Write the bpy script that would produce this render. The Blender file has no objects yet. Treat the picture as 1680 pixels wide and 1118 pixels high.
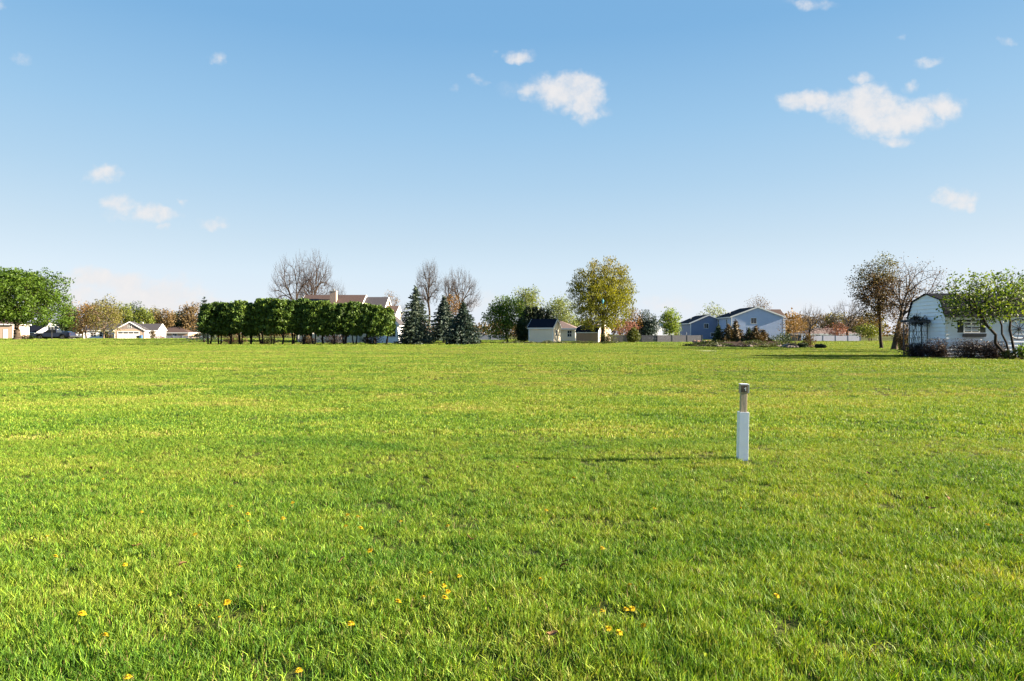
import bpy, math, random
import numpy as np
from mathutils import Vector, Matrix

random.seed(7)
RNG = np.random.default_rng(7)
scene = bpy.context.scene
COL = scene.collection
R = math.radians

# ------------------------------------------------------------------ camera
EYE = 1.4
F = 1120.0            # focal length in photograph pixels (1680 wide), 24 mm on 36 mm
HOR = 548.0
cam_data = bpy.data.cameras.new('camera')
cam_data.sensor_width = 36.0
cam_data.lens = 24.0
cam_data.shift_y = -11.0 / 1680.0
cam_data.clip_start = 0.05
cam_data.clip_end = 6000.0
cam = bpy.data.objects.new('camera', cam_data)
cam.location = (0, 0, EYE)
cam.rotation_euler = (R(90), 0, 0)
COL.objects.link(cam)
scene.camera = cam

# ------------------------------------------------------------------ light
SUN_DIR = Vector((2.38, -0.15, 0.85)).normalized()
SUN_EL = math.asin(SUN_DIR.z)
SUN_ROT = math.atan2(SUN_DIR.x, SUN_DIR.y)      # clockwise from +Y
sun_data = bpy.data.lights.new('sun', 'SUN')
sun_data.energy = 4.6
sun_data.angle = R(0.5)
sun_data.color = (1.0, 0.86, 0.66)
sun = bpy.data.objects.new('sun', sun_data)
sun.rotation_euler = SUN_DIR.to_track_quat('Z', 'Y').to_euler()
sun.location = (40, -10, 40)
COL.objects.link(sun)

vs = scene.view_settings
vs.view_transform = 'Standard'
vs.look = 'None'
vs.gamma = 1.0
vs.use_curve_mapping = False
vs.exposure = 2.5
scene.render.film_transparent = False
scene.cycles.use_denoising = True
scene.cycles.max_bounces = 6
scene.cycles.transparent_max_bounces = 6
scene.cycles.transmission_bounces = 4

SKY_TONE = ((0.515, 1.10), (0.775, 0.68), (1.36, 0.36))
world = bpy.data.worlds.new('World')
scene.world = world
world.use_nodes = True
wn = world.node_tree
wn.nodes.clear()


def node(nt, t, **kw):
    n = nt.nodes.new(t)
    for k, v in kw.items():
        if k.startswith('i_'):
            n.inputs[k[2:].replace('_', ' ')].default_value = v
        else:
            setattr(n, k, v)
    return n


def math_node(nt, op, a, b=None, c=None, clamp=False):
    n = nt.nodes.new('ShaderNodeMath')
    n.operation = op
    n.use_clamp = clamp
    for i, v in enumerate((a, b, c)):
        if v is None:
            continue
        if isinstance(v, (int, float)):
            n.inputs[i].default_value = v
        else:
            nt.links.new(v, n.inputs[i])
    return n.outputs[0]


def mixcol(nt, fac, a, b, blend='MIX'):
    n = nt.nodes.new('ShaderNodeMix')
    n.data_type = 'RGBA'
    n.blend_type = blend
    for sock, v in ((n.inputs[0], fac), (n.inputs[6], a), (n.inputs[7], b)):
        if isinstance(v, (int, float)):
            sock.default_value = v
        elif isinstance(v, (tuple, list)):
            sock.default_value = (*v, 1.0) if len(v) == 3 else v
        else:
            nt.links.new(v, sock)
    return n.outputs[2]


def build_world():
    nt = wn
    out = node(nt, 'ShaderNodeOutputWorld')
    bg = node(nt, 'ShaderNodeBackground')
    bg.inputs['Strength'].default_value = 0.065
    sky = node(nt, 'ShaderNodeTexSky', sky_type='NISHITA')
    sky.sun_disc = False
    sky.sun_elevation = SUN_EL
    sky.sun_rotation = SUN_ROT
    sky.altitude = 200
    sky.air_density = 1.0
    sky.dust_density = 0.4
    sky.ozone_density = 2.0
    # fair-weather cumulus in the sky, by direction
    tc = node(nt, 'ShaderNodeTexCoord')
    sep = node(nt, 'ShaderNodeSeparateXYZ')
    nt.links.new(tc.outputs['Generated'], sep.inputs[0])
    ay = math_node(nt, 'MAXIMUM', math_node(nt, 'ABSOLUTE', sep.outputs[1]), 0.02)
    u = math_node(nt, 'DIVIDE', sep.outputs[0], ay)
    v = math_node(nt, 'DIVIDE', sep.outputs[2], ay)
    uv = node(nt, 'ShaderNodeCombineXYZ')
    nt.links.new(u, uv.inputs[0])
    nt.links.new(v, uv.inputs[1])

    def noise(scale, detail, rough):
        n = node(nt, 'ShaderNodeTexNoise', noise_dimensions='3D')
        n.inputs['Scale'].default_value = scale
        n.inputs['Detail'].default_value = detail
        n.inputs['Roughness'].default_value = rough
        nt.links.new(uv.outputs[0], n.inputs['Vector'])
        return n
    warp = noise(22.0, 3.0, 0.6)
    wv = node(nt, 'ShaderNodeVectorMath', operation='SUBTRACT')
    nt.links.new(warp.outputs['Color'], wv.inputs[0])
    wv.inputs[1].default_value = (0.5, 0.5, 0.5)
    wsc = node(nt, 'ShaderNodeVectorMath', operation='MULTIPLY')
    nt.links.new(wv.outputs[0], wsc.inputs[0])
    wsc.inputs[1].default_value = (0.06, 0.042, 0.0)
    wadd = node(nt, 'ShaderNodeVectorMath', operation='ADD')
    nt.links.new(uv.outputs[0], wadd.inputs[0])
    nt.links.new(wsc.outputs[0], wadd.inputs[1])
    # (x, y, half width, half height, density) of each puff
    puffs = [
        (845, 95, 30, 15, .9), (928, 152, 66, 34, 1.0), (962, 168, 38, 32, 1.0), (898, 146, 40, 22, .9), (940, 132, 44, 20, 1.0), (838, 146, 34, 13, .28),
        (1328, 166, 56, 22, 1.0), (1420, 175, 76, 36, 1.05), (1484, 192, 70, 32, 1.05), (1546, 178, 42, 26, .95), (1450, 205, 60, 24, 1.0),
        (1415, 128, 15, 14, .6), (1495, 138, 15, 13, .6), (1470, 232, 26, 12, .75),
        (1570, 322, 44, 17, .8), (1578, 336, 28, 14, .7), (1518, 101, 28, 10, .6), (1652, 70, 14, 8, .4), (1325, 3, 46, 9, .5), (1477, 60, 10, 6, .25),
        (168, 290, 34, 17, .75), (195, 336, 36, 16, .75), (257, 352, 48, 17, .85), (272, 375, 18, 10, .6), (300, 329, 10, 5, .4), (352, 367, 19, 10, .6),
        (358, 97, 17, 10, .55), (34, 95, 14, 8, .35), (3, 6, 14, 8, .45), (787, 133, 11, 7, .45), (748, 146, 9, 6, .3), (195, 353, 30, 8, .3),
        (150, 462, 56, 22, 1.0), (205, 470, 64, 24, 1.0), (258, 482, 90, 30, 1.05), (240, 500, 130, 22, 1.05), (310, 502, 70, 20, .85), (120, 490, 80, 22, .75),
        (795, 497, 34, 18, .5), (1085, 500, 80, 18, .4), (1310, 505, 60, 14, .3),
    ]
    best = None
    for (cx, cy, rx, ry, dens) in puffs:
        s = node(nt, 'ShaderNodeVectorMath', operation='SUBTRACT')
        nt.links.new(wadd.outputs[0], s.inputs[0])
        s.inputs[1].default_value = ((cx - 840) / F, (HOR - cy) / F, 0)
        m = node(nt, 'ShaderNodeVectorMath', operation='MULTIPLY')
        nt.links.new(s.outputs[0], m.inputs[0])
        m.inputs[1].default_value = (F / (rx * 1.14), F / (ry * 1.16), 0)
        le = node(nt, 'ShaderNodeVectorMath', operation='DOT_PRODUCT')
        nt.links.new(m.outputs[0], le.inputs[0])
        nt.links.new(m.outputs[0], le.inputs[1])
        f = math_node(nt, 'MULTIPLY', math_node(nt, 'SUBTRACT', 1.0, le.outputs['Value'], clamp=True), dens)
        best = f if best is None else math_node(nt, 'MAXIMUM', best, f)
    n1 = noise(40.0, 5.0, 0.62)
    fuzz = math_node(nt, 'MULTIPLY', math_node(nt, 'SUBTRACT', n1.outputs['Fac'], 0.5), 1.5)
    raw = math_node(nt, 'ADD', best, math_node(nt, 'MULTIPLY', fuzz, math_node(nt, 'MULTIPLY', best, 2.6, clamp=True)))
    mr = node(nt, 'ShaderNodeMapRange', interpolation_type='SMOOTHERSTEP')
    nt.links.new(raw, mr.inputs[0])
    mr.inputs[1].default_value = -0.12
    mr.inputs[2].default_value = 1.25
    mask = math_node(nt, 'MULTIPLY', mr.outputs[0], math_node(nt, 'MULTIPLY', math_node(nt, 'MULTIPLY', best, 9.0, clamp=True), 0.93))
    tone = mixcol(nt, n1.outputs['Fac'], (2.15, 2.15, 2.2), (2.55, 2.46, 2.42))
    # tone of the clear air, the same in every direction
    sc_ = node(nt, 'ShaderNodeSeparateColor')
    nt.links.new(sky.outputs[0], sc_.inputs[0])
    cc_ = node(nt, 'ShaderNodeCombineColor')
    for i, (k, g) in enumerate(SKY_TONE):
        nt.links.new(math_node(nt, 'MULTIPLY', math_node(nt, 'POWER', sc_.outputs[i], g), k), cc_.inputs[i])
    # spring haze evens the sky out: paler towards the horizon, alike all round
    rp = node(nt, 'ShaderNodeValToRGB')
    stops = ((0.0, (.75, .88, .985)), (.085, (.69, .845, .97)), (.131, (.60, .765, .90)), (.21, (.455, .67, .865)), (.285, (.35, .595, .84)), (.40, (.215, .46, .755)), (1.0, (.09, .27, .58)))
    el = rp.color_ramp.elements
    el[1].position = 0.085
    for i, (p, c) in enumerate(stops):
        e = el[i] if i < 2 else el.new(p)
        e.position = p
        e.color = (*c, 1)
    nt.links.new(math_node(nt, 'MAXIMUM', sep.outputs[2], 0.0), rp.inputs[0])
    haze = mixcol(nt, 1.0, rp.outputs[0], (2.717, 2.717, 2.717), 'MULTIPLY')
    air = mixcol(nt, 0.8, cc_.outputs[0], haze)
    col = mixcol(nt, mask, air, tone)
    nt.links.new(col, bg.inputs['Color'])
    nt.links.new(bg.outputs[0], out.inputs[0])


build_world()
world.cycles.sampling_method = 'MANUAL'
world.cycles.sample_map_resolution = 256

# ------------------------------------------------------------------ helpers
def PX(px, Y):
    return (px - 840.0) / F * Y


def PZ(py, Y):
    return EYE + (HOR - py) / F * Y


def GY(py, z=0.0):
    return (EYE - z) * F / (py - HOR)


def gh(x, y):
    """height of the lawn"""
    x = np.asarray(x, float)
    y = np.asarray(y, float)
    h = 0.010 * np.sin(x * 1.9 + 0.7 * y + 1.0) * np.sin(y * 1.6 - 0.5 * x)
    h = h + 0.012 * np.sin(x * 0.83 - y * 0.52 + 2.0) + 0.010 * np.sin(y * 0.95 + x * 0.31)
    h = h + 0.02 * np.sin(x * 0.21 + y * 0.17)
    near = 1.0 / (1.0 + np.exp(-(38.0 - y) / 6.0))
    h = h * near

    def ss(t):
        t = np.clip(t, 0, 1)
        return t * t * (3 - 2 * t)
    left = ss((-x - 22.0) / 22.0)
    h = h + 0.35 * ss((y - 92.0) / 30.0) * left - 0.60 * ss((y - 140.0) / 50.0) * left
    h = h - 0.9 * ss((y - 125.0) / 40.0) * ss((x - 55.0) / 30.0)
    return h


def g1(x, y):
    return float(gh(x, y))


def new_mesh(name, V, Fc, smooth=False):
    me = bpy.data.meshes.new(name)
    V = np.asarray(V, np.float32)
    if isinstance(Fc, np.ndarray):
        k = Fc.shape[1]
        me.vertices.add(len(V))
        me.vertices.foreach_set('co', V.ravel())
        me.loops.add(Fc.size)
        me.loops.foreach_set('vertex_index', Fc.astype(np.int32).ravel())
        me.polygons.add(len(Fc))
        me.polygons.foreach_set('loop_start', np.arange(0, Fc.size, k, dtype=np.int32))
        me.polygons.foreach_set('loop_total', np.full(len(Fc), k, np.int32))
        me.update(calc_edges=True)
    else:
        me.from_pydata([tuple(map(float, v)) for v in V], [], Fc)
    if smooth:
        me.polygons.foreach_set('use_smooth', np.ones(len(me.polygons), bool))
    me.update()
    return me


def link(name, me, mat=None, parent=None, loc=None):
    o = bpy.data.objects.new(name, me)
    if mat is not None and me is not None and not me.materials:
        me.materials.append(mat)
    COL.objects.link(o)
    if parent is not None:
        o.parent = parent
    if loc is not None:
        o.location = loc
    return o


def tag(o, label=None, cat=None, group=None, kind=None):
    if label:
        o['label'] = label
    if cat:
        o['category'] = cat
    if group:
        o['group'] = group
    if kind:
        o['kind'] = kind
    return o


def thing(name, label, cat, loc=(0, 0, 0), rotz=0.0, group=None):
    o = bpy.data.objects.new(name, None)
    o.empty_display_size = 0.3
    o.location = loc
    o.rotation_euler = (0, 0, rotz)
    COL.objects.link(o)
    return tag(o, label, cat, group)


def copy_tree(o, parent=None):
    c = o.copy()
    COL.objects.link(c)
    c.parent = parent
    for ch in list(o.children):
        copy_tree(ch, c)
    return c


class MB:
    """collects shapes for one mesh"""

    def __init__(self):
        self.v = []
        self.f = []

    def add(self, V, Fc):
        b = len(self.v)
        self.v.extend([tuple(map(float, p)) for p in V])
        self.f.extend([tuple(i + b for i in q) for q in Fc])
        return self

    def box(self, x0, x1, y0, y1, z0, z1, fn=None):
        V = [(x0, y0, z0), (x1, y0, z0), (x1, y1, z0), (x0, y1, z0), (x0, y0, z1), (x1, y0, z1), (x1, y1, z1), (x0, y1, z1)]
        if fn:
            V = [fn(*p) for p in V]
        return self.add(V, [(3, 2, 1, 0), (4, 5, 6, 7), (0, 1, 5, 4), (1, 2, 6, 5), (2, 3, 7, 6), (3, 0, 4, 7)])

    def quad(self, a, b, c, d):
        return self.add([a, b, c, d], [(0, 1, 2, 3)])

    def prism(self, poly, w0, w1, fn):
        """poly in (a, b), extruded from w0 to w1; fn(a, b, w) -> xyz"""
        n = len(poly)
        V = [fn(a, b, w0) for a, b in poly] + [fn(a, b, w1) for a, b in poly]
        Fc = [tuple(range(n)), tuple(range(2 * n - 1, n - 1, -1))]
        for i in range(n):
            j = (i + 1) % n
            Fc.append((j, i, i + n, j + n))
        return self.add(V, Fc)

    def tube(self, p0, p1, r0, r1=None, n=8, caps=True):
        r1 = r0 if r1 is None else r1
        p0, p1 = Vector(p0), Vector(p1)
        d = (p1 - p0).normalized()
        a = d.orthogonal().normalized()
        b = d.cross(a)
        V = []
        for p, r in ((p0, r0), (p1, r1)):
            for i in range(n):
                t = 2 * math.pi * i / n
                V.append(p + a * (r * math.cos(t)) + b * (r * math.sin(t)))
        Fc = [(i, (i + 1) % n, n + (i + 1) % n, n + i) for i in range(n)]
        if caps:
            Fc += [tuple(range(n - 1, -1, -1)), tuple(range(n, 2 * n))]
        return self.add(V, Fc)

    def lathe(self, prof, n=16, fn=None, c=(0, 0, 0)):
        """prof list of (r, h) about local z"""
        V = []
        for r, h in prof:
            for i in range(n):
                t = 2 * math.pi * i / n
                p = (c[0] + r * math.cos(t), c[1] + r * math.sin(t), c[2] + h)
                V.append(fn(*p) if fn else p)
        Fc = []
        for k in range(len(prof) - 1):
            for i in range(n):
                j = (i + 1) % n
                Fc.append((k * n + i, k * n + j, (k + 1) * n + j, (k + 1) * n + i))
        Fc.append(tuple(range(n - 1, -1, -1)))
        Fc.append(tuple(range((len(prof) - 1) * n, len(prof) * n)))
        return self.add(V, Fc)

    def build(self, name, mat, parent=None, loc=None, smooth=False, bevel=0.0):
        me = bpy.data.meshes.new(name)
        me.from_pydata(self.v, [], self.f)
        if smooth:
            me.polygons.foreach_set('use_smooth', np.ones(len(me.polygons), bool))
        me.update()
        o = link(name, me, mat, parent, loc)
        if bevel > 0:
            b = o.modifiers.new('bevel', 'BEVEL')
            b.width = bevel
            b.segments = 2
            b.limit_method = 'ANGLE'
        return o


# ------------------------------------------------------------------ materials
def base_mat(name):
    m = bpy.data.materials.new(name)
    m.use_nodes = True
    nt = m.node_tree
    nt.nodes.clear()
    out = node(nt, 'ShaderNodeOutputMaterial')
    return m, nt, out


def surf(name, col, rough=0.6, var=0.12, scale=3.0, bump=0.0, spec=0.4, metal=0.0, stretch=(1, 1, 1), coat=0.0, detail=5.0):
    """weathered plain surface: base colour with noise in tone, fine relief"""
    m, nt, out = base_mat(name)
    p = node(nt, 'ShaderNodeBsdfPrincipled')
    p.inputs['Roughness'].default_value = rough
    p.inputs['Metallic'].default_value = metal
    p.inputs['Specular IOR Level'].default_value = spec
    p.inputs['Coat Weight'].default_value = coat
    tc = node(nt, 'ShaderNodeTexCoord')
    mp = node(nt, 'ShaderNodeMapping')
    mp.inputs['Scale'].default_value = stretch
    nt.links.new(tc.outputs['Object'], mp.inputs[0])
    n = node(nt, 'ShaderNodeTexNoise')
    n.inputs['Scale'].default_value = scale
    n.inputs['Detail'].default_value = detail
    n.inputs['Roughness'].default_value = 0.65
    nt.links.new(mp.outputs[0], n.inputs['Vector'])
    c = mixcol(nt, n.outputs['Fac'], tuple(x * (1 - 2 * var) for x in col), tuple(min(1, x * (1 + 2 * var)) for x in col))
    nt.links.new(c, p.inputs['Base Color'])
    if bump > 0:
        b = node(nt, 'ShaderNodeBump')
        b.inputs['Strength'].default_value = bump
        b.inputs['Distance'].default_value = 0.02
        nt.links.new(n.outputs['Fac'], b.inputs['Height'])
        nt.links.new(b.outputs[0], p.inputs['Normal'])
    nt.links.new(p.outputs[0], out.inputs[0])
    return m


LEAF_K = 0.66


def leafy(name, cols, trans=0.35, scale=0.7, rough=0.55, hue=None):
    """leaf material: every leaf its own tone, clumps drift between the given colours.
    hue = (colour, z0, z1): leaves further out in local height turn to that colour (younger buds)"""
    m, nt, out = base_mat(name)
    cols = [tuple(x * LEAF_K for x in c) for c in cols]
    if hue:
        hue = (tuple(x * LEAF_K for x in hue[0]), hue[1], hue[2])
    g = node(nt, 'ShaderNodeNewGeometry')
    oi = node(nt, 'ShaderNodeObjectInfo')
    tc = node(nt, 'ShaderNodeTexCoord')
    n = node(nt, 'ShaderNodeTexNoise')
    n.inputs['Scale'].default_value = scale
    n.inputs['Detail'].default_value = 3.0
    nt.links.new(g.outputs['Position'], n.inputs['Vector'])
    f = math_node(nt, 'ADD', math_node(nt, 'MULTIPLY', g.outputs['Random Per Island'], 0.55),
                  math_node(nt, 'MULTIPLY', math_node(nt, 'SUBTRACT', n.outputs['Fac'], 0.5), 1.3))
    f = math_node(nt, 'ADD', f, math_node(nt, 'ADD', math_node(nt, 'MULTIPLY', oi.outputs['Random'], 0.25), 0.1), clamp=True)
    r = node(nt, 'ShaderNodeValToRGB')
    el = r.color_ramp.elements
    el[0].position = 0.05
    el[0].color = (*cols[0], 1)
    el[1].position = 0.95
    el[1].color = (*cols[-1], 1)
    for i, c in enumerate(cols[1:-1]):
        e = el.new((i + 1) / (len(cols) - 1))
        e.color = (*c, 1)
    nt.links.new(f, r.inputs[0])
    c = r.outputs[0]
    if hue:
        sp = node(nt, 'ShaderNodeSeparateXYZ')
        nt.links.new(tc.outputs['Object'], sp.inputs[0])
        mr = node(nt, 'ShaderNodeMapRange')
        mr.inputs[1].default_value = hue[1]
        mr.inputs[2].default_value = hue[2]
        nt.links.new(math_node(nt, 'ADD', sp.outputs[2], math_node(nt, 'MULTIPLY', math_node(nt, 'SUBTRACT', n.outputs['Fac'], 0.5), 6.0)), mr.inputs[0])
        c2 = mixcol(nt, g.outputs['Random Per Island'], tuple(x * 0.6 for x in hue[0]), tuple(x * 1.3 for x in hue[0]))
        c = mixcol(nt, mr.outputs[0], c, c2)
    p = node(nt, 'ShaderNodeBsdfPrincipled')
    p.inputs['Roughness'].default_value = rough
    p.inputs['Specular IOR Level'].default_value = 0.3
    nt.links.new(c, p.inputs['Base Color'])
    t = node(nt, 'ShaderNodeBsdfTranslucent')
    nt.links.new(mixcol(nt, 1.0, c, (1.25, 1.15, 0.6), 'MULTIPLY'), t.inputs['Color'])
    mx = node(nt, 'ShaderNodeMixShader')
    mx.inputs[0].default_value = trans
    nt.links.new(p.outputs[0], mx.inputs[1])
    nt.links.new(t.outputs[0], mx.inputs[2])
    nt.links.new(mx.outputs[0], out.inputs[0])
    return m


def glassy(name, col=(0.02, 0.025, 0.03)):
    m, nt, out = base_mat(name)
    p = node(nt, 'ShaderNodeBsdfPrincipled')
    p.inputs['Base Color'].default_value = (*col, 1)
    p.inputs['Roughness'].default_value = 0.06
    p.inputs['Specular IOR Level'].default_value = 0.6
    tc = node(nt, 'ShaderNodeTexCoord')
    n = node(nt, 'ShaderNodeTexNoise')
    n.inputs['Scale'].default_value = 1.3
    nt.links.new(tc.outputs['Object'], n.inputs['Vector'])
    b = node(nt, 'ShaderNodeBump')
    b.inputs['Strength'].default_value = 0.06
    nt.links.new(n.outputs['Fac'], b.inputs['Height'])
    nt.links.new(b.outputs[0], p.inputs['Normal'])
    nt.links.new(p.outputs[0], out.inputs[0])
    return m


def lawn_colour(nt):
    """patchy turf: lush, ordinary, sun-bleached and straw, with faint mower passes"""
    g = node(nt, 'ShaderNodeNewGeometry')

    def noise(scale, detail=3.0, rough=0.55, sc=(1, 1, 0.0)):
        mp = node(nt, 'ShaderNodeMapping')
        mp.inputs['Scale'].default_value = sc
        nt.links.new(g.outputs['Position'], mp.inputs[0])
        n = node(nt, 'ShaderNodeTexNoise')
        n.inputs['Scale'].default_value = scale
        n.inputs['Detail'].default_value = detail
        n.inputs['Roughness'].default_value = rough
        nt.links.new(mp.outputs[0], n.inputs['Vector'])
        return n.outputs['Fac']
    a = noise(0.55, 4.0, 0.6)
    b = noise(2.6, 3.0)
    c = noise(0.07, 3.0)
    d = noise(0.5, 4.0, 0.6, (0.12, 1.0, 0.0))
    s = math_node(nt, 'ADD', math_node(nt, 'MULTIPLY', math_node(nt, 'SUBTRACT', a, 0.5), 1.2),
                  math_node(nt, 'MULTIPLY', math_node(nt, 'SUBTRACT', b, 0.5), 0.75))
    s = math_node(nt, 'ADD', s, math_node(nt, 'MULTIPLY', math_node(nt, 'SUBTRACT', c, 0.5), 0.8))
    s = math_node(nt, 'ADD', s, math_node(nt, 'MULTIPLY', math_node(nt, 'SUBTRACT', d, 0.5), 1.25))
    e = noise(0.8, 3.0, 0.5, (0.6, 1.0, 0.0))
    s = math_node(nt, 'ADD', s, math_node(nt, 'MULTIPLY', math_node(nt, 'MAXIMUM', math_node(nt, 'SUBTRACT', e, 0.60), 0.0), 3.2))
    return g, s


def lawn_mat(name, blade):
    m, nt, out = base_mat(name)
    g, s = lawn_colour(nt)
    if blade:
        s = math_node(nt, 'ADD', s, math_node(nt, 'MULTIPLY', math_node(nt, 'SUBTRACT', g.outputs['Random Per Island'], 0.5), 0.70))
    # turf colour shifts a little towards yellow with distance from the camera
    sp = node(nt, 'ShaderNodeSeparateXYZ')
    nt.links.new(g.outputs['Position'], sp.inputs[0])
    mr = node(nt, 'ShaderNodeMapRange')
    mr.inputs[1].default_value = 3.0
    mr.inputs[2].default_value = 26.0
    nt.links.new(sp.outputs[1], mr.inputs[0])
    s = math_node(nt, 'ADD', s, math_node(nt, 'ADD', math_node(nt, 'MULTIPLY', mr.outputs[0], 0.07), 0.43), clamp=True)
    r = node(nt, 'ShaderNodeValToRGB')
    el = r.color_ramp.elements
    el[0].position = 0.0
    el[0].color = (0.058, 0.142, 0.014, 1)
    el[1].position = 1.0
    el[1].color = (0.320, 0.270, 0.095, 1)
    for pos, c in ((0.25, (0.120, 0.232, 0.020)), (0.5, (0.190, 0.278, 0.025)), (0.75, (0.238, 0.280, 0.038))):
        e = el.new(pos)
        e.color = (*c, 1)
    nt.links.new(s, r.inputs[0])
    c = r.outputs[0]
    if blade:
        mr2 = node(nt, 'ShaderNodeMath', operation='GREATER_THAN')
        nt.links.new(g.outputs['Random Per Island'], mr2.inputs[0])
        mr2.inputs[1].default_value = 0.972
        c = mixcol(nt, mr2.outputs[0], c, (0.30, 0.23, 0.10))
        # every blade a little lighter or darker than its neighbour
        fr = math_node(nt, 'FRACT', math_node(nt, 'MULTIPLY', g.outputs['Random Per Island'], 13.7))
        vm = node(nt, 'ShaderNodeVectorMath', operation='SCALE')
        nt.links.new(c, vm.inputs[0])
        nt.links.new(math_node(nt, 'ADD', math_node(nt, 'MULTIPLY', math_node(nt, 'POWER', fr, 1.6), 1.45), 0.46), vm.inputs['Scale'])
        c = vm.outputs[0]
    # far-field brightness is toned down in the colour, more with distance
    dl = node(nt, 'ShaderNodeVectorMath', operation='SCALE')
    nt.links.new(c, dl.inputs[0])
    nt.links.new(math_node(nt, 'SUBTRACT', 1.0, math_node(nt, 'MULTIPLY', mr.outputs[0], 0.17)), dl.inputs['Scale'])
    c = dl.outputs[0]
    p = node(nt, 'ShaderNodeBsdfPrincipled')
    p.inputs['Roughness'].default_value = 0.55 if blade else 0.9
    p.inputs['Specular IOR Level'].default_value = 0.22 if blade else 0.1
    if blade:
        nt.links.new(c, p.inputs['Base Color'])
        t = node(nt, 'ShaderNodeBsdfTranslucent')
        nt.links.new(mixcol(nt, 1.0, c, (1.35, 1.25, 0.5), 'MULTIPLY'), t.inputs['Color'])
        mx = node(nt, 'ShaderNodeMixShader')
        mx.inputs[0].default_value = 0.28
        nt.links.new(p.outputs[0], mx.inputs[1])
        nt.links.new(t.outputs[0], mx.inputs[2])
        nt.links.new(mx.outputs[0], out.inputs[0])
    else:
        fine = node(nt, 'ShaderNodeTexNoise')
        fine.inputs['Scale'].default_value = 22.0
        fine.inputs['Detail'].default_value = 6.0
        nt.links.new(g.outputs['Position'], fine.inputs['Vector'])
        soil = mixcol(nt, math_node(nt, 'MULTIPLY', fine.outputs['Fac'], 1.0), (0.030, 0.026, 0.014), mixcol(nt, 0.35, mixcol(nt, 1.0, c, (0.65, 0.60, 0.55), 'MULTIPLY'), (0.085, 0.065, 0.032)))
        nt.links.new(soil, p.inputs['Base Color'])
        b = node(nt, 'ShaderNodeBump')
        b.inputs['Strength'].default_value = 0.9
        b.inputs['Distance'].default_value = 0.06
        nt.links.new(fine.outputs['Fac'], b.inputs['Height'])
        nt.links.new(b.outputs[0], p.inputs['Normal'])
        nt.links.new(p.outputs[0], out.inputs[0])
    return m


M = {}
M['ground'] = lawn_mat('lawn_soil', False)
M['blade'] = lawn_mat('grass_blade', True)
M['bark'] = surf('bark_grey_brown', (0.060, 0.045, 0.034), 0.9, 0.3, 6.0, 0.6, 0.1, stretch=(1, 1, 0.25))
M['bark_dark'] = surf('bark_dark', (0.030, 0.023, 0.019), 0.9, 0.3, 6.0, 0.6, 0.1, stretch=(1, 1, 0.25))
M['bark_pale'] = surf('bark_pale', (0.14, 0.105, 0.08), 0.9, 0.25, 6.0, 0.5, 0.1, stretch=(1, 1, 0.25))
M['twig_red'] = surf('twig_reddish', (0.058, 0.044, 0.039), 0.9, 0.25, 0.6, 0, 0.1)
M['twig_grey'] = surf('twig_grey', (0.055, 0.046, 0.042), 0.9, 0.25, 0.6, 0, 0.1)
M['white_siding'] = surf('white_siding', (0.80, 0.84, 0.90), 0.5, 0.05, 1.2, 0, 0.3)
M['shed_siding'] = surf('bluish_white_siding', (0.78, 0.84, 0.97), 0.5, 0.05, 1.2, 0, 0.3)
M['white_trim'] = surf('white_trim', (0.78, 0.78, 0.77), 0.45, 0.04, 2.0, 0, 0.3)
M['grey_siding'] = surf('pale_grey_siding', (0.41, 0.49, 0.68), 0.55, 0.05, 1.0, 0, 0.3)
M['blue_siding'] = surf('slate_blue_siding', (0.155, 0.20, 0.32), 0.55, 0.06, 1.0, 0, 0.3)
M['cream_siding'] = surf('cream_siding', (0.80, 0.69, 0.52), 0.6, 0.06, 1.0, 0, 0.3)
M['tan_siding'] = surf('tan_siding', (0.40, 0.27, 0.18), 0.6, 0.08, 1.0, 0, 0.3)
M['taupe_siding'] = surf('taupe_siding', (0.21, 0.175, 0.165), 0.6, 0.08, 1.0, 0, 0.3)
M['brick_wall'] = surf('pale_brick', (0.38, 0.285, 0.225), 0.85, 0.14, 5.0, 0.3, 0.2)
M['roof_navy'] = surf('dark_slate_shingle', (0.009, 0.011, 0.020), 0.9, 0.25, 6.0, 0.5, 0.08)
M['roof_brown'] = surf('brown_shingle', (0.075, 0.050, 0.044), 0.85, 0.25, 6.0, 0.5, 0.2)
M['roof_grey'] = surf('grey_brown_shingle', (0.055, 0.050, 0.056), 0.85, 0.25, 6.0, 0.5, 0.2)
M['roof_pink'] = surf('weathered_pinkish_shingle', (0.17, 0.125, 0.115), 0.85, 0.2, 6.0, 0.5, 0.2)
M['glass'] = glassy('window_glass')
M['shutter'] = surf('shutter_dark_green', (0.022, 0.030, 0.028), 0.5, 0.2, 4.0)
M['lattice_grey'] = surf('weathered_grey_wood', (0.125, 0.125, 0.14), 0.85, 0.25, 5.0, 0.4, 0.15, stretch=(6, 6, 0.6))
M['fence_white'] = surf('white_vinyl_fence', (0.30, 0.32, 0.41), 0.5, 0.06, 2.0)
M['post_wood'] = surf('weathered_post_wood', (0.40, 0.32, 0.235), 0.85, 0.28, 9.0, 0.5, 0.15, stretch=(5, 5, 0.5))
M['vinyl'] = surf('grey_white_vinyl', (0.68, 0.72, 0.84), 0.42, 0.05, 7.0, 0.03, 0.4)
M['metal_grey'] = surf('galvanised_metal', (0.36, 0.34, 0.33), 0.45, 0.2, 14.0, 0.1, 0.5, metal=0.55)
M['black_metal'] = surf('black_painted_metal', (0.03, 0.03, 0.032), 0.45, 0.2, 6.0)
M['mulch'] = surf('mulch', (0.040, 0.026, 0.019), 0.95, 0.35, 7.0, 0.9, 0.1)
M['stone'] = surf('field_stone', (0.20, 0.165, 0.145), 0.85, 0.25, 4.0, 0.6, 0.2)
M['stone_red'] = surf('reddish_wall_stone', (0.32, 0.19, 0.14), 0.85, 0.25, 4.0, 0.6, 0.2)
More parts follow.
